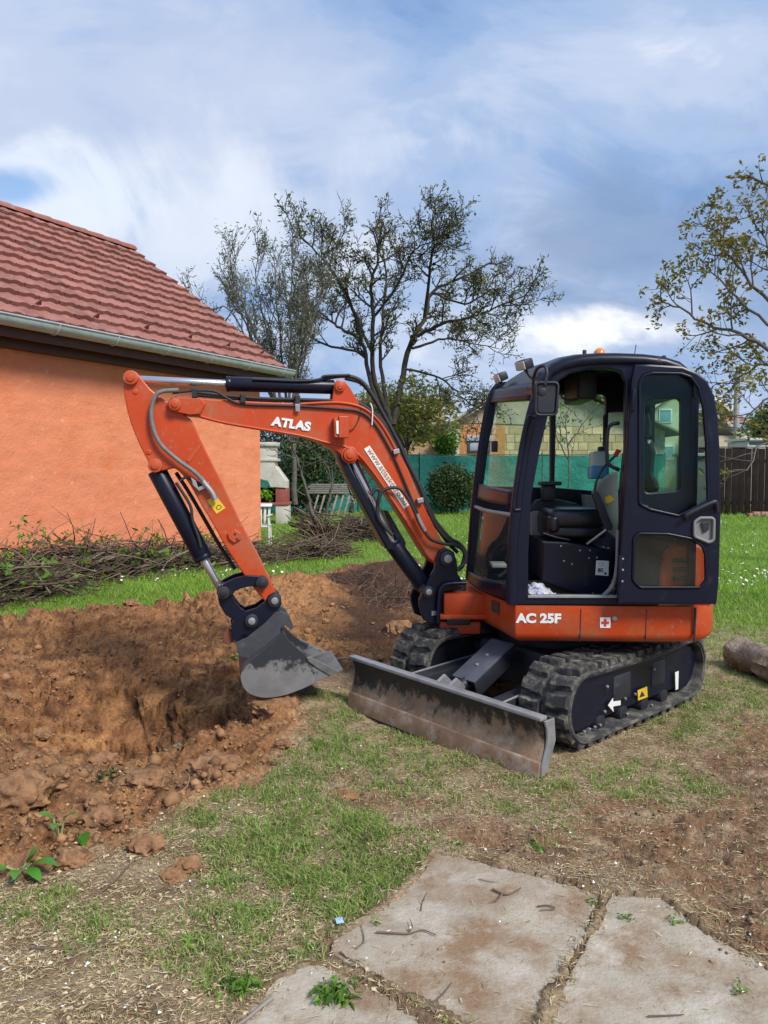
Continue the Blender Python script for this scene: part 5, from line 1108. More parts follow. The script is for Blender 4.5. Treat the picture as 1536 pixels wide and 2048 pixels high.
# silvery tree behind the house
SV = [([(590, 1010), (585, 860), (570, 780)], .12, 0)] + [([(572 + dx * .2, 820), (565 + dx * .5, 720), (555 + dx * .9, 620), (548 + dx * 1.2, tp)], .06, 3) for dx, tp in ((-105, 620), (-70, 560), (-35, 520), (0, 510), (30, 500), (60, 560), (85, 590), (-90, 660), (70, 660))]
limbs_tree('silver_leaved_tree', 'slender grey-green tree beside the house gable', SV, 25.0, 2.0, 3, .95, .06, bark_gr, lf_grey, 3, .13, .08, kids=(4, 5, 9), ratio=.55, up=.55, wob=.35, aspect=.25, spr=.55, lo=.05)
# yellow-green willow shrub left of the cab
YB = [([(822, 1010), (818, 930), (812, 860)], .09, 0)] + [([(815, 900), (812 + dx * .5, 850), (812 + dx, tp)], .05, 3) for dx, tp in ((-75, 820), (-50, 795), (-20, 800), (15, 790), (40, 800), (60, 830), (-70, 860), (55, 865), (10, 850))]
limbs_tree('yellow_green_tree', 'loose yellow-green tree between the boom and the cab', YB, 31.5, 2.0, 3, .95, .05, bark_gr, lf_yel, 4, .18, .14, kids=(4, 4, 6), ratio=.6, up=.05, wob=.5)
# orchard tree at the right edge
RT = [([(1680, 1090), (1675, 900), (1660, 760), (1640, 640), (1600, 480), (1560, 330)], .11, 2), ([(1650, 720), (1590, 650), (1536, 604), (1483, 541), (1436, 479), (1417, 440)], .05, 2), ([(1660, 760), (1536, 697), (1483, 670), (1417, 651), (1358, 615), (1312, 596)], .05, 2),
      ([(1665, 790), (1536, 729), (1475, 756), (1425, 775)], .035, 2), ([(1670, 860), (1530, 885), (1499, 932), (1452, 947)], .022, 1), ([(1640, 640), (1570, 560), (1530, 480), (1500, 420)], .04, 2), ([(1670, 820), (1560, 790), (1500, 830), (1480, 860)], .03, 2), ([(1600, 690), (1500, 620), (1440, 560), (1400, 520)], .035, 2)]
limbs_tree('orchard_tree', 'olive and yellow leaved tree reaching in from the right edge', RT, 12.5, 1.6, 2, .62, .05, bark_gr, lf_olive, 11, .085, .045, kids=(6, 8), ratio=.5, up=.25, wob=.5)
# young thin trees on the lawn
TT = [([(636, 1062), (622, 1010), (604, 950), (586, 900), (572, 860)], .055, 1), ([(592, 918), (560, 905), (528, 890)], .025, 1), ([(586, 900), (585, 870), (590, 820), (600, 780)], .035, 1)]
limbs_tree('leaning_sapling', 'bare sapling leaning left over the brushwood heap', TT, 16.2, .8, 1, .5, .05, bark_gr, lf_spring, 1, .06, .08, kids=(4, 5), up=.2)
TT = [([(652, 1055), (656, 1010), (664, 965), (668, 930), (690, 890)], .05, 1), ([(664, 965), (650, 930), (630, 905), (612, 885)], .025, 2), ([(668, 940), (676, 900), (672, 850)], .025, 2)]
limbs_tree('forked_sapling', 'lichen-grey forked sapling right of the leaning one', TT, 17.0, .8, 1, .6, .05, bark_gr, lf_yel, 2, .06, .08, kids=(4, 6), up=.2)
TT = [([(1136, 1000), (1138, 920), (1132, 850), (1140, 800)], .04, 2), ([(1138, 920), (1110, 870), (1095, 820)], .03, 2), ([(1136, 890), (1165, 850), (1180, 820)], .03, 2)]
limbs_tree('young_green_tree', 'small green tree seen through the cab side window', TT, 24.0, 1.0, 2, .7, .04, bark_gr, lf_green, 2, .13, .14, kids=(4, 5), up=.1)
TT = [([(700, 1022), (706, 1000), (716, 975), (728, 940)], .09, 1)]
limbs_tree('stubby_tree', 'short dark leaning trunk beside the boards', TT, 22.5, .8, 1, .8, .08, bark_dk, lf_yel, 1, .1, .1, kids=(4, 5), up=.2)
def shrub(name, label, px, py, Y, rx, rz, m, n, size, group=None, ry=None, cat='shrub'):
    c = at(px, py, Y); b = Vector((c.x, c.y, 0)); t = root(name, b, label, cat, group); w = Wood()
    for k in range(9): w.branch(b + Vector((TR.uniform(-.3, .3) * rx, TR.uniform(-.3, .3) * rx, 0)), Vector((TR.uniform(-.7, .7) * rx / rz, TR.uniform(-.6, .6), 1)), rz * 1.5 * TR.uniform(.7, 1.1), .02, 1, .1, .3, 5, (4,), .4)
    w.build('stems', bark_dk, t); tips = []
    while len(tips) < n:
        v = rv(1)
        if v.length > 1: continue
        v = v * (1 + .3 * float(perlin(v.x * 2.5 + px, v.z * 2.5, 3))) if v.length > .3 else v
        q = Vector((c.x + v.x * rx, c.y + v.y * (ry or rx), c.z + v.z * rz))
        if q.z > .02 and float(perlin(q.x * 1.7, q.z * 1.7 + q.y, 9)) > -.28: tips.append(q)
    leaves('foliage', tips, 4, size, size * .8, m, t, .5); return t
shrub('ivy_thicket', 'dark ivy thicket behind the garden fireplace', 630, 950, 27.5, 1.1, 1.5, lf_dark, 1500, .13)
shrub('ivy_thicket', 'low dark bush at the foot of the fireplace chimney', 585, 945, 28.0, .7, 1.2, lf_dark, 800, .13)
shrub('evergreen_bush', 'rounded dark bush in front of the green netting', 905, 975, 28.5, .95, .85, lf_dark, 1500, .11)
shrub('climbing_vine', 'bright green climber above the netting beside the brick house', 893, 888, 31.2, .40, .55, lf_green, 350, .15)
shrub('garden_hedge', 'mixed pale green hedge behind the fireplace and house corner', 575, 880, 33.0, 3.2, 1.7, lf_grey, 1800, .16, ry=.8)
shrub('garden_hedge', 'yellow-green hedge above the stacked boards', 720, 880, 34.0, 2.4, 1.6, lf_yel, 1300, .16, ry=.8)
shrub('conifer_bush', 'dense green treetop beyond the brown fence at right', 1560, 850, 42.0, 1.3, 1.5, lf_dark, 900, .22, cat='tree')
shrub('far_bush', 'green bushes far behind the brown fence', 1540, 865, 60.0, 2.2, 1.8, lf_green, 700, .3, ry=1)
# ================================================================== fences and neighbours
netm = mat('green_netting', (.035, .21, .175), .75, var=.22, scale=1.6, bump=.08, bscale=3.5, dirt=((.08, .32, .27), .5, .8, .9), spec=.2)
postm = mat('fence_post', (.06, .065, .06), .6)
FY = 30.0
fl0, fl1 = at(470, 1000, FY), at(1330, 1000, FY)
net = root('net_fence', Vector(((fl0.x + fl1.x) / 2, FY, 0)), 'teal green privacy netting fence across the back of the garden', 'fence')
npan = 7
for i in range(npan):
    xa = fl0.x + (fl1.x - fl0.x) * i / npan; xb = fl0.x + (fl1.x - fl0.x) * (i + 1) / npan; nx, nz = 24, 14; xs = np.linspace(xa + .02, xb - .02, nx); zs = np.linspace(.02, 2.24, nz); XX, ZZ = np.meshgrid(xs, zs)
    sag = .04 * np.sin((XX - xa) / (xb - xa) * np.pi); V = np.stack([XX, FY + .06 * fbm(XX, ZZ, 1.1, 3, 40 + i), ZZ - sag * (ZZ / 2.2)], -1).reshape(-1, 3)
    a = np.arange(nz - 1)[:, None] * nx; j = np.arange(nx - 1)[None]; from_np('net_panel', V, np.stack([a + j, a + j + 1, a + nx + j + 1, a + nx + j], -1).reshape(-1, 4), netm, net, smooth=True)
    rod('post', Vector((xa, FY + .08, 0)), Vector((xa, FY + .08, 2.32)), .03, postm, net, 8)
rod('post', Vector((fl1.x, FY + .08, 0)), Vector((fl1.x, FY + .08, 2.32)), .03, postm, net, 8)
tube('top_wire', [Vector((fl0.x, FY, 2.235)), Vector((fl1.x, FY, 2.235))], .012, postm, net, curved=False, sides=5)
# brown board fence on the right
brownm = mat('brown_boards', (.022, .015, .013), .9, var=.35, scale=3, bump=.004, bscale=25, spec=.15)
BY = 27.8; bx0 = at(1383, 1000, BY).x; brown = root('board_fence', Vector((bx0 + 3, BY, 0)), 'dark brown vertical board fence on the right', 'fence')
pl = abox('board', (bx0, BY, .0), (bx0 + .225, BY + .03, 2.42), brownm, brown, .006)
for k in range(1, 26):
    o = copy_to(pl, brown, Vector((bx0 + .1125 + k * .24, BY + .015 + TR.uniform(-.008, .008), 1.21 + TR.uniform(-.02, .02))))
abox('rail', (bx0, BY + .04, .4), (bx0 + 6.3, BY + .09, .5), brownm, brown); abox('rail', (bx0, BY + .04, 1.9), (bx0 + 6.3, BY + .09, 2.0), brownm, brown)
abox('cap_board', (bx0 - .03, BY - .03, 2.43), (bx0 + 6.3, BY + .07, 2.47), mat('cap_wood', (.10, .085, .075), .8), brown)
# dark grey garden shed seen past the cab
shedm = mat('dark_shed', (.045, .055, .06), .7, var=.2)
shed = root('garden_shed', at(1388, 985, 26) * 1, 'dark grey shed seen between cab and open door', 'shed'); 
sa, sb = at(1376, 1000, 26.5).x, at(1432, 1000, 26.5).x; WPOS[shed.name] = Vector((sa, 26.6, 0)); shed.location = (sa, 26.6, 0)
abox('wall', (sa, 26.5, 0), (sb - .3, 27.6, 2.1), shedm, shed); abox('roof', (sa - .12, 26.35, 2.1), (sb - .2, 27.7, 2.2), mat('shed_roof', (.20, .24, .26), .6), shed)
# flat-roofed white box behind the brown fence
wb0 = at(1495, 900, 34); wb = root('caravan', Vector((wb0.x + 1.5, 35, 0)), 'white flat-topped cabin behind the brown fence', 'cabin')
abox('wall', (wb0.x, 34, 0), (wb0.x + 4.5, 36, at(1495, 882, 34).z), mat('pale_panel', (.50, .52, .53), .6), wb); abox('window_band', (wb0.x + .08, 33.97, at(1495, 889, 34).z), (wb0.x + 4.4, 34.0, at(1495, 884, 34).z), shedm, wb); abox('roof', (wb0.x - .1, 33.9, at(1495, 881, 34).z), (wb0.x + 4.6, 36.1, at(1495, 876, 34).z), mat('pale_panel2', (.62, .62, .58), .6), wb)
# utility pole
up = at(1475, 745, 38); pole = root('utility_pole', Vector((up.x, 38, 0)), 'grey concrete utility pole behind the brown fence', 'pole')
rod('shaft', Vector((up.x, 38, 0)), Vector((up.x, 38, up.z)), .14, mat('pole_concrete', (.30, .30, .28), .85), pole, 10); abox('crossarm', (up.x - .05, 37.8, up.z - .5), (up.x + .05, 38.2, up.z - .4), postm, pole)
# stone house behind the netting
HY = 41.0
stone_c = [(.56, .44, .24), (.48, .37, .20), (.62, .50, .30), (.42, .33, .19), (.58, .47, .33)]
stonem = [mat('sandstone_%d' % i, c, .9, var=.15, scale=3, bump=.01, bscale=12) for i, c in enumerate(stone_c)]
mortar = mat('mortar', (.42, .38, .30), .95, var=.1); slate = mat('slate_roof', (.17, .18, .17), .8, var=.25, scale=2, bump=.02, bscale=6)
shx0, shx1 = at(905, 900, HY).x, at(1330, 900, HY).x; apex = at(1070, 741, HY); ev = at(905, 853, HY).z; evr = at(1330, 862, HY).z
sh = root('stone_house', Vector((apex.x, HY + 3, 0)), 'sandstone gabled house behind the green netting, grey roof', 'house')
GW = [Vector((shx0, HY, 0)), Vector((shx1, HY, 0)), Vector((shx1, HY, evr)), Vector((apex.x, HY, apex.z - .25)), Vector((shx0, HY, ev))]
plate('wall', [[p + Vector((0, .3, 0)) for p in GW]], (0, -1, 0), .55, mortar, sh, .005)
abox('side_wall', (shx0 + .01, HY + .5, 0), (shx1 - .01, HY + 9, min(ev, evr) - .1), mortar, sh)
bz = 1.9; brick0 = None; kst = 0
while bz < 5.6:
    h = .42; xx = shx0 + TR.uniform(0, .3)
    while xx < shx1 - .2:
        w_ = TR.uniform(.45, .95); zz = bz + h / 2; lim = ev + (apex.z - .35 - ev) * (xx - shx0) / (apex.x - shx0) if xx < apex.x else evr + (apex.z - .35 - evr) * (shx1 - xx) / (shx1 - apex.x)
        if zz + h / 2 < min(lim, ev + .2) and xx + w_ < shx1:
            o = abox('stone', (xx + .015, HY - .03 + TR.uniform(0, .03), bz + .015), (xx + w_ - .015, HY + .03, bz + h - .015), stonem[kst % 5], sh, 0); kst += TR.choice((1, 2, 3))
        xx += w_
    bz += h
plate('gable_plaster', [[Vector((shx0 + .2, HY - .012, ev + .22)), Vector((shx1 - .2, HY - .012, evr + .1)), Vector((apex.x, HY - .012, apex.z - .3))]], (0, -1, 0), .03, mat('gable_board', (.40, .36, .27), .85, var=.15, scale=2), sh, .002)
for sx, e_, z_ in ((shx0, -1, ev), (shx1, 1, evr)):
    d = Vector((apex.x, 0, apex.z)) - Vector((sx + e_ * .55, 0, z_ - .28)); mid = Vector((apex.x, HY + 4.2, apex.z)) - d / 2; nrm = Vector((-d.z * (-e_), 0, d.x * (-e_))).normalized()
    if nrm.z < 0: nrm = -nrm
    box('roof', mid + nrm * .08, d / 2, Vector((0, 4.9, 0)), nrm * .07, slate, sh, .01)
    for k in range(14): box('slate', Vector((apex.x, HY - .74, apex.z)) - d * ((k + .5) / 14) + nrm * .13, d / 29, Vector((0, .03, 0)), nrm * .05, mat('verge', (.30, .25, .15), .8), sh, 0)
# brick annex with shuttered window
an0, an1 = at(919, 900, HY - 1).x, at(1010, 900, HY - 1).x; annex = root('brick_annex', Vector(((an0 + an1) / 2, HY - 1, 0)), 'orange brick annex with grey window beside the stone house', 'house')
abox('wall', (an0, HY - 1, 0), (an1, HY - .05, at(940, 850, HY - 1).z), mat('orange_brick', (.50, .22, .09), .9, var=.2, scale=5, bump=.01, bscale=14), annex); abox('corner_pillar', (an0 - .35, HY - 1.05, 0), (an0 - .005, HY - .1, at(940, 858, HY - 1).z), mat('pale_render', (.45, .42, .35), .9), annex)
wz0, wz1 = at(950, 905, HY - 1).z, at(950, 882, HY - 1).z; w0x, w1x = at(935, 900, HY - 1).x, at(980, 900, HY - 1).x
wn = abox('window', (w0x, HY - 1.06, wz0), (w1x, HY - 1.0, wz1), mat('window_dark', (.07, .08, .10), .25), annex); abox('shutter', (w0x - .05, HY - 1.12, wz1), (w1x + .05, HY - 1.0, wz1 + .28), mat('shutter_grey', (.42, .45, .50), .6), wn); abox('pane', (w0x + .12, HY - 1.075, wz0 + .1), (w1x - .1, HY - 1.062, wz1 - .1), mat('pane_grey', (.35, .40, .46), .2), wn)
# tan house left of it
tx0, tx1 = at(815, 900, 44).x, at(878, 900, 44).x; tan = root('tan_house', Vector(((tx0 + tx1) / 2, 46, 0)), 'tan rendered house wall behind the yellow-green tree', 'house'); tz = at(850, 842, 44).z
abox('wall', (tx0 - 3, 44, 0), (tx1, 50, tz), mat('tan_render', (.48, .30, .17), .9, var=.15, scale=2), tan)
box('roof', Vector(((tx0 + tx1) / 2 - 1.5, 45.4, tz + .55)), Vector(((tx1 - tx0) / 2 + 1.9, 0, 0)), Vector((0, 1.9, 1.0)), Vector((0, -.05, .09)), mat('tan_tiles', (.30, .20, .13), .85, var=.3, scale=6, bump=.02, bscale=10), tan)
# cream house with gable windows, red roof behind
CY = 50.0; cx0, cx1 = at(1296, 900, CY).x, at(1450, 900, CY).x; cap = at(1368, 762, CY); ce = at(1300, 820, CY).z; creamm = mat('cream_render', (.62, .56, .40), .9, var=.06, scale=1)
cr = root('cream_house', Vector(((cx0 + cx1) / 2, CY + 3, 0)), 'cream gabled house with white-framed windows seen through the door glass', 'house')
plate('wall', [[Vector((cx0, CY + .2, 0)), Vector((cx1, CY + .2, 0)), Vector((cx1, CY + .2, ce)), Vector((cap.x, CY + .2, cap.z - .3)), Vector((cx0, CY + .2, ce))]], (0, -1, 0), .4, creamm, cr, .005)
abox('side_wall', (cx0 + .01, CY + .4, 0), (cx1 - .01, CY + 8, ce - .1), creamm, cr)
whitef = mat('white_frame', (.72, .74, .75), .5)
for sx, e_ in ((cx0, -1), (cx1, 1)):
    d = Vector((cap.x, 0, cap.z)) - Vector((sx + e_ * .5, 0, ce - .35)); mid = Vector((cap.x, CY + 4, cap.z)) - d / 2; nrm = Vector((d.z, 0, -d.x)).normalized(); nrm = nrm if nrm.z > 0 else -nrm
    rf = box('roof', mid + nrm * .08, d / 2, Vector((0, 4.6, 0)), nrm * .08, mat('grey_tiles', (.24, .24, .23), .8, var=.2, scale=4), cr, .01); box('verge_board', Vector((cap.x, CY - .62, cap.z)) - d / 2 + nrm * .02, d / 2, Vector((0, .02, 0)), nrm * .13, whitef, rf, .005)
for a, b in ((1330, 832), (1403, 832), (1335, 905), (1395, 905)):
    c = at(a, b, CY); w = box('window', Vector((c.x, CY - .03, c.z)), Vector((.42, 0, 0)), Vector((0, .04, 0)), Vector((0, 0, .46)), whitef, cr, .01); box('pane', Vector((c.x, CY - .075, c.z)), Vector((.34, 0, 0)), Vector((0, .005, 0)), Vector((0, 0, .38)), mat('pane_blue', (.20, .36, .44), .15), w, 0)
RY = 56.0; r0, r1 = at(1425, 900, RY).x, at(1492, 900, RY).x; rz0, rz1 = at(1440, 845, RY).z, at(1440, 788, RY).z
red = root('red_roofed_house', Vector(((r0 + r1) / 2, RY + 3, 0)), 'house with weathered red tiled roof at the right skyline', 'house')
abox('wall', (r0, RY + 1, 0), (r1, RY + 6, rz0), mat('beige_render', (.55, .42, .30), .9), red)
rt = bmesh.new(); q0 = [Vector((r0 - .4, RY + .2, rz0 - .1)), Vector((r1 + .4, RY + .2, rz0 - .1)), Vector((r1 - .9, RY + 3.4, rz1)), Vector((r0 - .4, RY + 3.4, rz1))]
v0 = [rt.verts.new(p) for p in q0]; v1 = [rt.verts.new(p + Vector((0, .05, .12))) for p in q0]; rt.faces.new(v0); rt.faces.new(v1)
for i in range(4): rt.faces.new([v0[i], v0[(i + 1) % 4], v1[(i + 1) % 4], v1[i]])
rf = from_bm('roof', rt, mat('weathered_red_tile', (.42, .16, .09), .85, var=.3, scale=3, dirt=((.18, .15, .13), .45, .6, 1.0)), red)
for k in range(9):
    f = k / 9; a = q0[0].lerp(q0[3], f); b = q0[1].lerp(q0[2], f); d = (b - a) / 2; box('tile_course', (a + b) / 2 + Vector((0, .02, .16)), d, Vector((0, .10, .06)), Vector((0, 0, .035)), mat('weathered_red_tile', (.4, .2, .1)), rf, 0)
g0_, g1_ = at(1440, 840, 47), at(1478, 868, 47); garage = root('grey_lean_to', Vector((g0_.x + .5, 48, 0)), 'small beige outbuilding with sloping grey roof left of the pole', 'shed')
abox('wall', (g0_.x - .6, 47, 0), (g1_.x + .5, 50, g1_.z - .1), mat('beige_plank', (.52, .44, .32), .85, var=.15, scale=3), garage); dd = (g1_ - g0_); box('roof', (g0_ + g1_) / 2 + Vector((-.1, 1.4, .1)), dd * .75, Vector((0, 1.8, 0)), Vector((.05, 0, .08)), mat('zinc_sheet', (.42, .43, .42), .6), garage)
# ================================================================== garden things
# fireplace behind the house corner
QY = 22.8
def fb(a0, b0, a1, b1): p, q = at(a0, b1, QY), at(a1, b0, QY); return p.x, q.x, p.z, q.z
conc_w = mat('white_concrete', (.55, .52, .46), .85, var=.12, scale=4, dirt=((.34, .31, .27), .55, .75, 5)); redbrick = mat('red_tile_column', (.30, .075, .06), .75, var=.2, scale=8); soot = mat('soot', (.012, .011, .010), .9)
fp_ = root('garden_fireplace', Vector((at(535, 1045, QY).x, QY + .4, 0)), 'white concrete garden fireplace with red column past the house corner', 'fireplace')
for s, nm in ((1, 0), (-1, 1)):
    x0, x1, z0, z1 = fb(551, 1008, 575, 1046) if s > 0 else fb(481, 1008, 505, 1046)
    abox('pillar', (x0, QY, 0), (x1, QY + .8, z1), conc_w, fp_, .02); x0, x1, z0, z1 = fb(551, 976, 573, 1007) if s > 0 else fb(483, 976, 505, 1007); abox('brick_column', (x0, QY + .02, z0), (x1, QY + .78, z1), redbrick, fp_, .01)
x0, x1, z0, z1 = fb(478, 1005, 577, 1010); abox('hearth', (x0, QY - .04, z0), (x1, QY + .84, z1), redbrick, fp_, .01)
x0, x1, z0, z1 = fb(505, 976, 551, 1006); abox('firebox', (x0, QY + .5, z0), (x1, QY + .8, z1), soot, fp_, .005)
hood = [(484, 976), (484, 962), (506, 932), (550, 932), (572, 962), (572, 976), (541, 974), (536, 962), (520, 958), (508, 962), (503, 974)]
plate('hood', [[Vector((at(a, b, QY).x, QY + .38, at(a, b, QY).z)) for a, b in hood]], (0, -1, 0), .8, conc_w, fp_, .01)
x0, x1, z0, z1 = fb(509, 888, 549, 932); ch = abox('chimney', (x0, QY + .1, z0), (x1, QY + .7, z1), conc_w, fp_, .02); x0, x1, z0, z1 = fb(505, 884, 553, 892); abox('chimney_cap', (x0, QY + .04, z0), (x1, QY + .76, z1), conc_w, ch, .02); abox('chimney_band', (x0 - .02, QY + .06, at(520, 922, QY).z), (x1 + .02, QY + .74, at(520, 917, QY).z), conc_w, ch, .01)
pt = at(534, 1003, QY - .2); pot = root('potted_plant', Vector((pt.x, QY + .15, at(534, 1005, QY).z)), 'bright green plant standing in the fireplace opening', 'plant')
leaves('foliage', [Vector((pt.x + TR.gauss(0, .08), QY + .15 + TR.gauss(0, .08), pt.z + .2 + TR.gauss(0, .09))) for _ in range(60)], 3, .10, .03, mat('lime_leaf', (.25, .5, .05), .5, island=[(.22, .48, .04), (.32, .60, .07)], sss=.4), pot)
tube('stem', [Vector((pt.x, QY + .15, pt.z - .05)), Vector((pt.x + .02, QY + .15, pt.z + .2))], .01, bark_gr, pot, curved=False, sides=5)
# white plastic chair half hidden by the house corner
CYc = 15.9; chm = mat('white_plastic', (.66, .66, .62), .5, var=.06, dirt=((.45, .43, .38), .6, .8, 6)); cx_ = at(527, 1050, CYc).x; chair = root('plastic_chair', Vector((cx_ - .1, CYc, 0)), 'white plastic garden chair partly behind the house corner', 'chair')
for dx, dy, tp in ((.13, -.2, .62), (-.32, -.2, .62), (.10, .24, .44), (-.30, .24, .44)):
    tube('leg', [Vector((cx_ + dx * 1.15, CYc + dy * 1.15, 0)), Vector((cx_ + dx, CYc + dy, tp))], [.018, .024], chm, chair, curved=False, sides=8)
abox('seat', (cx_ - .32, CYc - .22, .40), (cx_ + .13, CYc + .26, .43), chm, chair, .012)
for dx in (.13, -.32): box('armrest', Vector((cx_ + dx, CYc, .64)), Vector((.03, 0, 0)), Vector((0, .25, 0)), Vector((0, 0, .014)), chm, chair, .008)
bx_ = box('back_frame', Vector((cx_ - .1, CYc + .28, .84)), Vector((.24, 0, 0)), Vector((0, .012, .0)), Vector((0, .05, .03)), chm, chair, .008)
for k in range(5): box('back_slat', Vector((cx_ - .28 + k * .09, CYc + .265, .63)), Vector((.025, 0, 0)), Vector((0, .008, 0)), Vector((0, .03, .2)), chm, chair, .004)
# grey boards stacked under the hedge
LY = 25.5; lum = root('board_stack', Vector((at(675, 1005, LY).x, LY, 0)), 'stack of weathered grey boards lying on bearers near the netting', 'timber stack'); boardm = mat('weathered_board', (.24, .225, .20), .85, var=.25, scale=4, dirt=((.18, .16, .14), .5, .75, 3))
lx0, lx1 = at(622, 990, LY).x, at(722, 990, LY).x; lz = at(670, 987, LY).z
for r_ in range(5):
    for c_ in range(3):
        z0 = lz + r_ * .065; s_ = TR.uniform(-.25, .15); abox('board', (lx0 + s_ + r_ * .03, LY + c_ * .22, z0), (lx1 + TR.uniform(-.1, .2), LY + c_ * .22 + .18, z0 + .05), boardm, lum, .004)
for k in range(7):
    xk = lx0 + .2 + k * (lx1 - lx0 - .3) / 6.5; p0 = Vector((xk - .18, LY - .05, 0)); p1 = Vector((xk + .05, LY + .1, lz - .01)); d = p1 - p0; box('bearer', (p0 + p1) / 2, d / 2, Vector((0, .05, 0)), d.cross(Vector((0, 1, 0))).normalized() * .03, boardm, lum, .004)
# ------------------------------------------------------------------ brushwood
twig = mat('brush_twig', (.15, .1, .08), .9, var=.25, scale=5, island=[(.055, .036, .028), (.10, .068, .05), (.17, .125, .09), (.075, .048, .037), (.24, .19, .135), (.04, .027, .02)], spec=.15)
def brush(name, label, spine, n, L, r, hmax, width, leafn=0, align=None, leafm=None, cat='brushwood'):
    c = sum(spine, Vector()) / len(spine); t = root(name, Vector((c.x, c.y, 0)), label, cat); V = []; F = []; nb = 0; tips = []
    for k in range(n):
        f = TR.random() * (len(spine) - 1); i = min(int(f), len(spine) - 2); p = spine[i].lerp(spine[i + 1], f - i); ax = (spine[i + 1] - spine[i]).normalized(); hm = hmax[i] + (hmax[i + 1] - hmax[i]) * (f - i)
        o = TR.gauss(0, .42) * width; z = max(.02, TR.random() ** .8 * hm * max(.1, 1 - (o / (width * 1.3)) ** 2)); p = Vector((p.x, p.y, 0)) + Vector((-ax.y, ax.x, 0)) * o + Vector((0, 0, z))
        d = (align.copy() + rv(.45)) if align else (ax * TR.choice((-1, 1)) + rv(.75)); d.z *= .45; d.normalize(); l = L * TR.uniform(.35, 1.3); pts = [p - d * l / 2]
        for j in range(5):
            d = (d + rv(.28)).normalized(); q = pts[-1] + d * l / 5; q.z = max(q.z, .01); pts.append(q)
        rr = r * TR.uniform(.35, 1.5) * (1.9 if TR.random() < .06 else 1); v, fc = tube_np(pts, np.linspace(rr, rr * .4, 6), 4); V.append(v); F.append(fc + nb); nb += len(v)
        if leafn and TR.random() < .2: tips.append(pts[-1])

    from_np('twigs', np.concatenate(V), np.concatenate(F), twig, t, smooth=True, kind='stuff')
    if leafn: leaves('leaves', TR.sample(tips, min(leafn, len(tips))), 9, .085, .06, leafm or lf_green, t, .45, .6)
    return t
def gs(l): return [Vector((G(a, b).x, G(a, b).y, 0)) for a, b in l]
W0 = HP(-6.6, .95, 0); W1 = HP(-4.9, .8, 0); W2 = HP(-3.2, .62, 0); W3 = HP(-1.9, .5, 0); W4 = HP(.3, .6, 0)
brush('brushwood_heap', 'long heap of cut branches along the foot of the orange wall', [W0, W1, W2, W3], 1300, .95, .0095, [.40, .58, .30, .16], .5, 200)
brush('brushwood_heap', 'leafy end of the branch heap at the left edge', [HP(-7.6, 1.3, 0), HP(-6.6, 1.2, 0), HP(-5.6, 1.25, 0)], 520, .9, .009, [.42, .48, .28], .5, 220)
brush('brushwood_heap', 'heap of thin dry branches below the arm by the house corner', gs([(430, 1135), (520, 1128), (620, 1118), (680, 1112)]), 420, .85, .009, [.26, .34, .32, .18], .4)
brush('twig_bundle', 'fan of straight brown twigs at the sapling foot', gs([(630, 1085), (660, 1092)]), 190, 1.2, .011, [.45, .4], .35, 0, Vector((.55, -.35, -.62)))
brush('twig_bundle', 'dark tangle of brush right of the twig fan', gs([(690, 1080), (745, 1082)]), 420, .75, .009, [.5, .45], .5, 25, None, lf_grey)
brush('root_tangle', 'dark roots lying in the black soil behind the boom', gs([(690, 1150), (760, 1170), (800, 1220)]), 160, .5, .005, [.06, .08, .06], .6)
lg = [G(1258 - 520, 1050), G(752, 1055)]
# ------------------------------------------------------------------ log at the right edge
barkm = mat('log_bark', (.26, .19, .135), .9, var=.4, scale=8, bump=.05, bscale=14, dirt=((.42, .38, .32), .5, .7, 9), dirt2=((.07, .05, .04), .55, .7, 14)); endm = mat('log_end', (.42, .24, .12), .85, var=.2, scale=14)
def log(label, a, b, r, knots=0):
    d = (b - a); t = root('cut_log', Vector(((a.x + b.x) / 2, (a.y + b.y) / 2, 0)), label, 'log'); P = [a + d * (k / 14) for k in range(15)]; V, F = tube_np(P, [r * (1 + .08 * math.sin(k * 1.7)) for k in range(15)], 22)
    C = np.repeat(np.array([tuple(p) for p in P]), 22, 0); o = V - C; nz = 1 + .34 * perlin(np.arctan2(o[:, 2], o[:, 1]) * 2.2 + 7, (V @ np.array(d.normalized())) * 4.0, 6) + .24 * perlin(np.arctan2(o[:, 2], o[:, 0]) * 5.0, (V @ np.array(d.normalized())) * 9, 7); V = C + o * nz[:, None]
    bm = bmesh.new(); vs = [bm.verts.new(v) for v in V]
    for f in F: bm.faces.new([vs[i] for i in f])
    from_bm('bark', bm, barkm, t, smooth=60)
    for k, s in ((0, -1), (14, 1)):
        bm = bmesh.new(); vs = [bm.verts.new(Vector(v) - d.normalized() * s * .004) for v in V[k * 22:(k + 1) * 22]]; bm.faces.new(vs); from_bm('sawn_end', bm, endm, t)
    return t
q0, q1 = G(1478, 1345), G(1545, 1392); log('grey barked log lying on the grass at the right edge', Vector((q0.x + .05, q0.y + .16, .115)), Vector((q1.x + .22, q1.y + .12, .11)), .115)
brkm = mat('loose_brick', (.36, .20, .15), .9, var=.25, scale=9)
for k, (a, b) in enumerate(((1503, 1036), (1511, 1033), (1519, 1032), (1527, 1034), (1535, 1033))):
    p = at(a, b, 26.6); o = box('brick', Vector((p.x, 26.6, .07 + .05 * (k % 2))), Vector((.13, .03, 0)), Vector((-.02, .07, 0)), Vector((0, 0, .06)), brkm, None, .008); tag(o, 'loose old brick at the foot of the brown fence', 'brick', 'bricks by the brown fence')
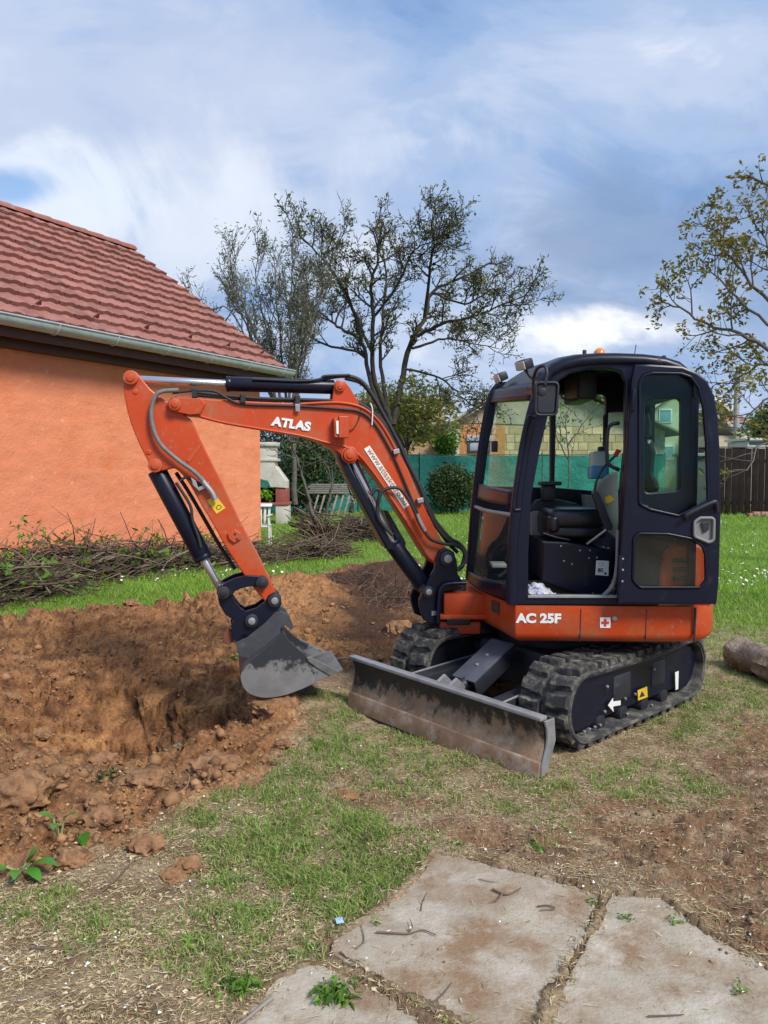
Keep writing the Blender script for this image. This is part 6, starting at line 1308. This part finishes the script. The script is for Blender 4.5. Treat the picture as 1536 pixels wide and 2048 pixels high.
# ------------------------------------------------------------------ clods
def clod(px, py, r, label, m=soil_m, sq=.7, seed=0, group=None):
    c = G(px, py); z = float(height(np.array([c.x]), np.array([c.y]))[0]); bm = bmesh.new(); bmesh.ops.create_icosphere(bm, subdivisions=4, radius=1)
    for v in bm.verts:
        q = v.co.copy(); f = 1 + .34 * float(perlin(q.x * 1.6 + seed, q.y * 1.6 + q.z * 1.3, 3)) + .34 * float(perlin(q.x * 3.5 + seed, q.y * 4 - q.z * 3, 5)) + .20 * float(perlin(q.x * 9 + q.z * 5, q.y * 9 + seed, 7)); v.co = Vector((c.x, c.y, z + r * sq * .45)) + Vector((q.x * r * 1.15, q.y * r * .95, q.z * r * sq)) * f
    o = from_bm('soil_clod', bm, m, None, smooth=60); return tag(o, label, 'clod', group)
clodm = mat('clod_soil', (.29, .158, .082), .95, var=.3, scale=16, bump=.012, bscale=38, dirt=((.14, .07, .04), .5, .7, 12), dirt2=((.42, .24, .12), .58, .75, 20), spec=.1)
clod(35, 1600, .125, 'large rounded clod at the left edge of the pit', clodm, .75, 1); clod(430, 1535, .12, 'dark clod in the hollow below the bucket', clodm, .5, 2); clod(550, 1440, .13, 'flat earth lump right under the bucket', clodm, .55, 3)
clod(375, 1735, .045, 'small brown clod lying on the grass in front', clodm, .7, 4); clod(345, 1750, .04, 'smallest clod left of the one on the front grass', clodm, .6, 5); clod(690, 1590, .05, 'crumbly clod on turf below the dozer blade', clodm, .5, 6)
clod(145, 1725, .06, 'clod behind the broad green leaves', clodm, .6, 7); clod(290, 1580, .08, 'clod at the near rim of the pit', clodm, .5, 8); clod(500, 1575, .035, 'red crumb at the turf edge', clodm, .7, 9); clod(800, 1265, .12, 'orange clod left of the far track', clodm, .7, 10)
cr_ = random.Random(9); 
for k in range(34):
    a, b = cr_.choice([(cr_.uniform(20, 470), cr_.uniform(1230, 1420)), (cr_.uniform(330, 590), cr_.uniform(1400, 1540)), (cr_.uniform(0, 300), cr_.uniform(1500, 1700)), (cr_.uniform(560, 760), cr_.uniform(1180, 1330))])
    clod(a, b, cr_.uniform(.03, .075), 'fist-sized clod of red soil on the dug ground', clodm, .65, 20 + k, 'loose clods on the dug ground')
# ------------------------------------------------------------------ sticks
stickm = mat('stick', (.14, .10, .07), .9, var=.3, scale=14); paleS = mat('pale_stick', (.33, .24, .15), .9, var=.25, scale=14)
def stick(pts, r, label, m=stickm, fork=None):
    r *= .62
    P = []
    for a, b in pts:
        g = G(a, b, .01); xx, yy = np.array([g.x]), np.array([g.y]); z = SLABZ if onslab(xx, yy)[0] else float(height(xx, yy)[0]); P.append(Vector((g.x, g.y, z + r * 1.2 + .003)))
    Cc = catmull(P, 4) if len(P) > 2 else P; V, F = tube_np(Cc, np.linspace(r, r * .5, len(Cc)), 6); bm = bmesh.new(); vs = [bm.verts.new(v) for v in V]
    for f in F: bm.faces.new([vs[i] for i in f])
    bm.faces.new(vs[:6]); bm.faces.new(vs[-6:])
    if fork:
        Q = [P[fork[0]]] + [Vector((G(a, b, .02).x, G(a, b, .02).y, .02)) for a, b in fork[1]]; V, F = tube_np(Q, np.linspace(r * .8, r * .3, len(Q)), 6); vs = [bm.verts.new(v) for v in V]
        for f in F: bm.faces.new([vs[i] for i in f])
    return tag(from_bm('stick', bm, m, None, smooth=60), label, 'stick')
stick([(188, 1787), (225, 1760), (270, 1722)], .008, 'straight twig on straw in the lower left')
stick([(60, 1892), (140, 1890), (215, 1885)], .008, 'long thin stick near the left bottom edge')
stick([(722, 1678), (760, 1652), (800, 1628)], .011, 'dark stick on bare soil above the slabs')
stick([(582, 1722), (590, 1700), (606, 1684)], .008, 'short curved pale twig on the turf', paleS)
stick([(752, 1866), (790, 1868), (818, 1869), (845, 1862), (872, 1872)], .006, 'long forked twig on the middle slab', stickm, (2, [(825, 1852), (820, 1838)]))
stick([(680, 1905), (700, 1920), (722, 1942)], .005, 'thin twig at the left corner of the middle slab'); stick([(710, 1976), (726, 1965), (742, 1956)], .007, 'short dark stick on the slab joint')
stick([(712, 1898), (728, 1882), (722, 1850)], .004, 'fine upright-bent twig on the slab edge'); stick([(1075, 1814), (1095, 1812), (1110, 1819), (1080, 1822)], .005, 'bent twig near the right side of the middle slab')
stick([(985, 1780), (1005, 1789), (1020, 1790), (1042, 1778)], .007, 'knobbly dark twig in the centre of the middle slab', stickm, (1, [(995, 1800), (982, 1802)])); stick([(958, 1758), (975, 1762), (998, 1765)], .004, 'pale forked straw on the middle slab', paleS)
stick([(842, 1822), (845, 1805), (855, 1785)], .003, 'hair-thin arc of root on the slab'); stick([(1296, 2034), (1330, 2033), (1368, 2031)], .005, 'thin stick at the bottom of the right slab'); stick([(1498, 1868), (1512, 1890), (1535, 1925)], .005, 'thin arched twig at the right edge')
stick([(545, 2000), (520, 2020), (490, 2045), (455, 2070)], .011, 'thick grey stick beside the bottom left slab', mat('grey_stick', (.25, .22, .19), .9, var=.2)); stick([(1105, 1740), (1140, 1735), (1180, 1737)], .004, 'dry root above the right slab', paleS)
stick([(640, 1338), (690, 1332), (715, 1336)], .022, 'pale split root beside the blade tip', paleS); stick([(660, 1322), (690, 1318), (735, 1325)], .018, 'reddish root behind the blade tip', mat('red_root', (.30, .12, .07), .9, var=.2))
stick([(1470, 1190), (1486, 1182), (1488, 1172), (1492, 1162)], .014, 'crooked dark branch on the grass right of the cab'); stick([(855, 2025), (885, 1990), (905, 1965)], .004, 'fine twig near the lower slab joint'); stick([(330, 1590), (370, 1575), (378, 1550), (362, 1530)], .006, 'curled root end at the near rim of the pit', paleS)
stick([(230, 2030), (260, 2010), (290, 2000)], .007, 'short stick at the bottom left')
# ------------------------------------------------------------------ small plants
def leaf_blade(name, base, d, L, w, m, parent, curl=.35, n=7):
    d = d.normalized(); side = d.cross(Vector((0, 0, 1))).normalized(); bm = bmesh.new(); rows = []; p = base.copy(); up_ = side.cross(d)
    for i in range(n + 1):
        f = i / n; ww = w * (math.sin(math.pi * min(1, f * .93 + .05)) ** .8); q = base + d * L * f + Vector((0, 0, -curl * L * f * f)); fold = ww * .28; rows.append([bm.verts.new(q - side * ww + Vector((0, 0, fold))), bm.verts.new(q), bm.verts.new(q + side * ww + Vector((0, 0, fold)))])
    for a, b in zip(rows[:-1], rows[1:]):
        for j in range(2): bm.faces.new([a[j], a[j + 1], b[j + 1], b[j]])
    return from_bm(name, bm, m, parent, smooth=80)
broad = mat('broad_leaf', (.08, .25, .03), .38, var=.2, scale=8, sss=.2, spec=.5); stemm = mat('pale_stem', (.30, .36, .16), .6)
def plant(px, py, label, spec, z=None, cat='plant', name='leafy_plant'):
    b = G(px, py); zz = float(height(np.array([b.x]), np.array([b.y]))[0]) if z is None else z; b.z = zz; t = root(name, b, label, cat)
    for (dx, dy, dz, L, w, h0) in spec:
        s = b + Vector((dx * .07, dy * .07, h0)); leaf_blade('leaf', s, Vector((dx, dy, dz)), L, w, broad, t)
        tube('stalk', [b + Vector((0, 0, -.01)), s], .004, stemm, t, curved=False, sides=5)
    return t
plant(40, 1740, 'broad-leaved green plant with pale stems at the lower left', [(.5, -.2, .75, .11, .024, .03), (.75, -.25, .40, .13, .026, .03), (.6, -.5, .20, .11, .022, .02), (.2, -.6, .35, .12, .022, .02), (-.3, -.5, .3, .13, .022, .02), (-.6, -.3, .25, .12, .02, .02), (.3, .2, .7, .09, .02, .02)])
plant(120, 1690, 'seedling with drooping round leaves behind the broad-leaved plant', [(-.3, -.1, .3, .08, .022, .10), (.3, -.1, .3, .08, .022, .10), (.05, -.4, .2, .07, .02, .09)])
plant(165, 1700, 'single upright bright leaf on the soil bank', [(.1, -.1, .9, .09, .025, .02), (-.1, -.1, .7, .07, .02, .02)])
def sprig(px, py, r, n, label, m=lf_green, zb=None):
    b = G(px, py); xx, yy = np.array([b.x]), np.array([b.y]); zz = SLABZ if onslab(xx, yy)[0] else float(height(xx, yy)[0]); b.z = zz; t = root('green_sprig', b, label, 'sprig')
    P = [b + Vector((TR.gauss(0, r * .5), TR.gauss(0, r * .4), .006 + abs(TR.gauss(0, r * .25)))) for _ in range(n)]; leaves('leaves', P, 3, r * .55, r * .12, m, t, .35, .1)
    tube('stem', [b + Vector((-r * .7, 0, .006)), b + Vector((0, r * .1, .01)), b + Vector((r * .7, -r * .1, .006))], .003, stemm, t, sides=5); return t
sprig(675, 2000, .06, 40, 'feathery green sprig on the bottom left slab'); sprig(485, 1980, .05, 40, 'bright green fern-like sprig left of the slabs'); sprig(1248, 1842, .025, 12, 'green leaf scrap on the left part of the right slab'); sprig(1352, 1850, .025, 12, 'green leaf scrap further right on the right slab')
sprig(1185, 1810, .022, 12, 'weed growing in the joint between the two slabs'); sprig(754, 1852, .022, 10, 'yellow-green scrap at the slab corner', lf_yel); sprig(585, 1915, .022, 12, 'tiny green weed left of the slab corner'); sprig(1075, 1700, .05, 25, 'green weed beside the dark hollow above the slabs'); sprig(915, 1695, .025, 14, 'small grass tuft at the upper slab corner')
sprig(350, 1500, .06, 30, 'pale weeds rooted on the near rim of the pit', lf_grey); sprig(215, 1560, .055, 26, 'clover tuft on the soil bank by the pit', lf_dark); sprig(470, 1370, .06, 30, 'dry grass tuft left of the bucket', lf_yel); sprig(1480, 1990, .03, 8, 'grass stem lying on the right slab')
bt = G(679, 1849); sc = box('blue_scrap', Vector((bt.x, bt.y, .014)), Vector((.012, .004, 0)), Vector((-.004, .012, .002)), Vector((0, 0, .0012)), mat('blue_paper', (.35, .50, .75), .6), None, .0005); tag(sc, 'small pale blue scrap near the slab corner', 'scrap')
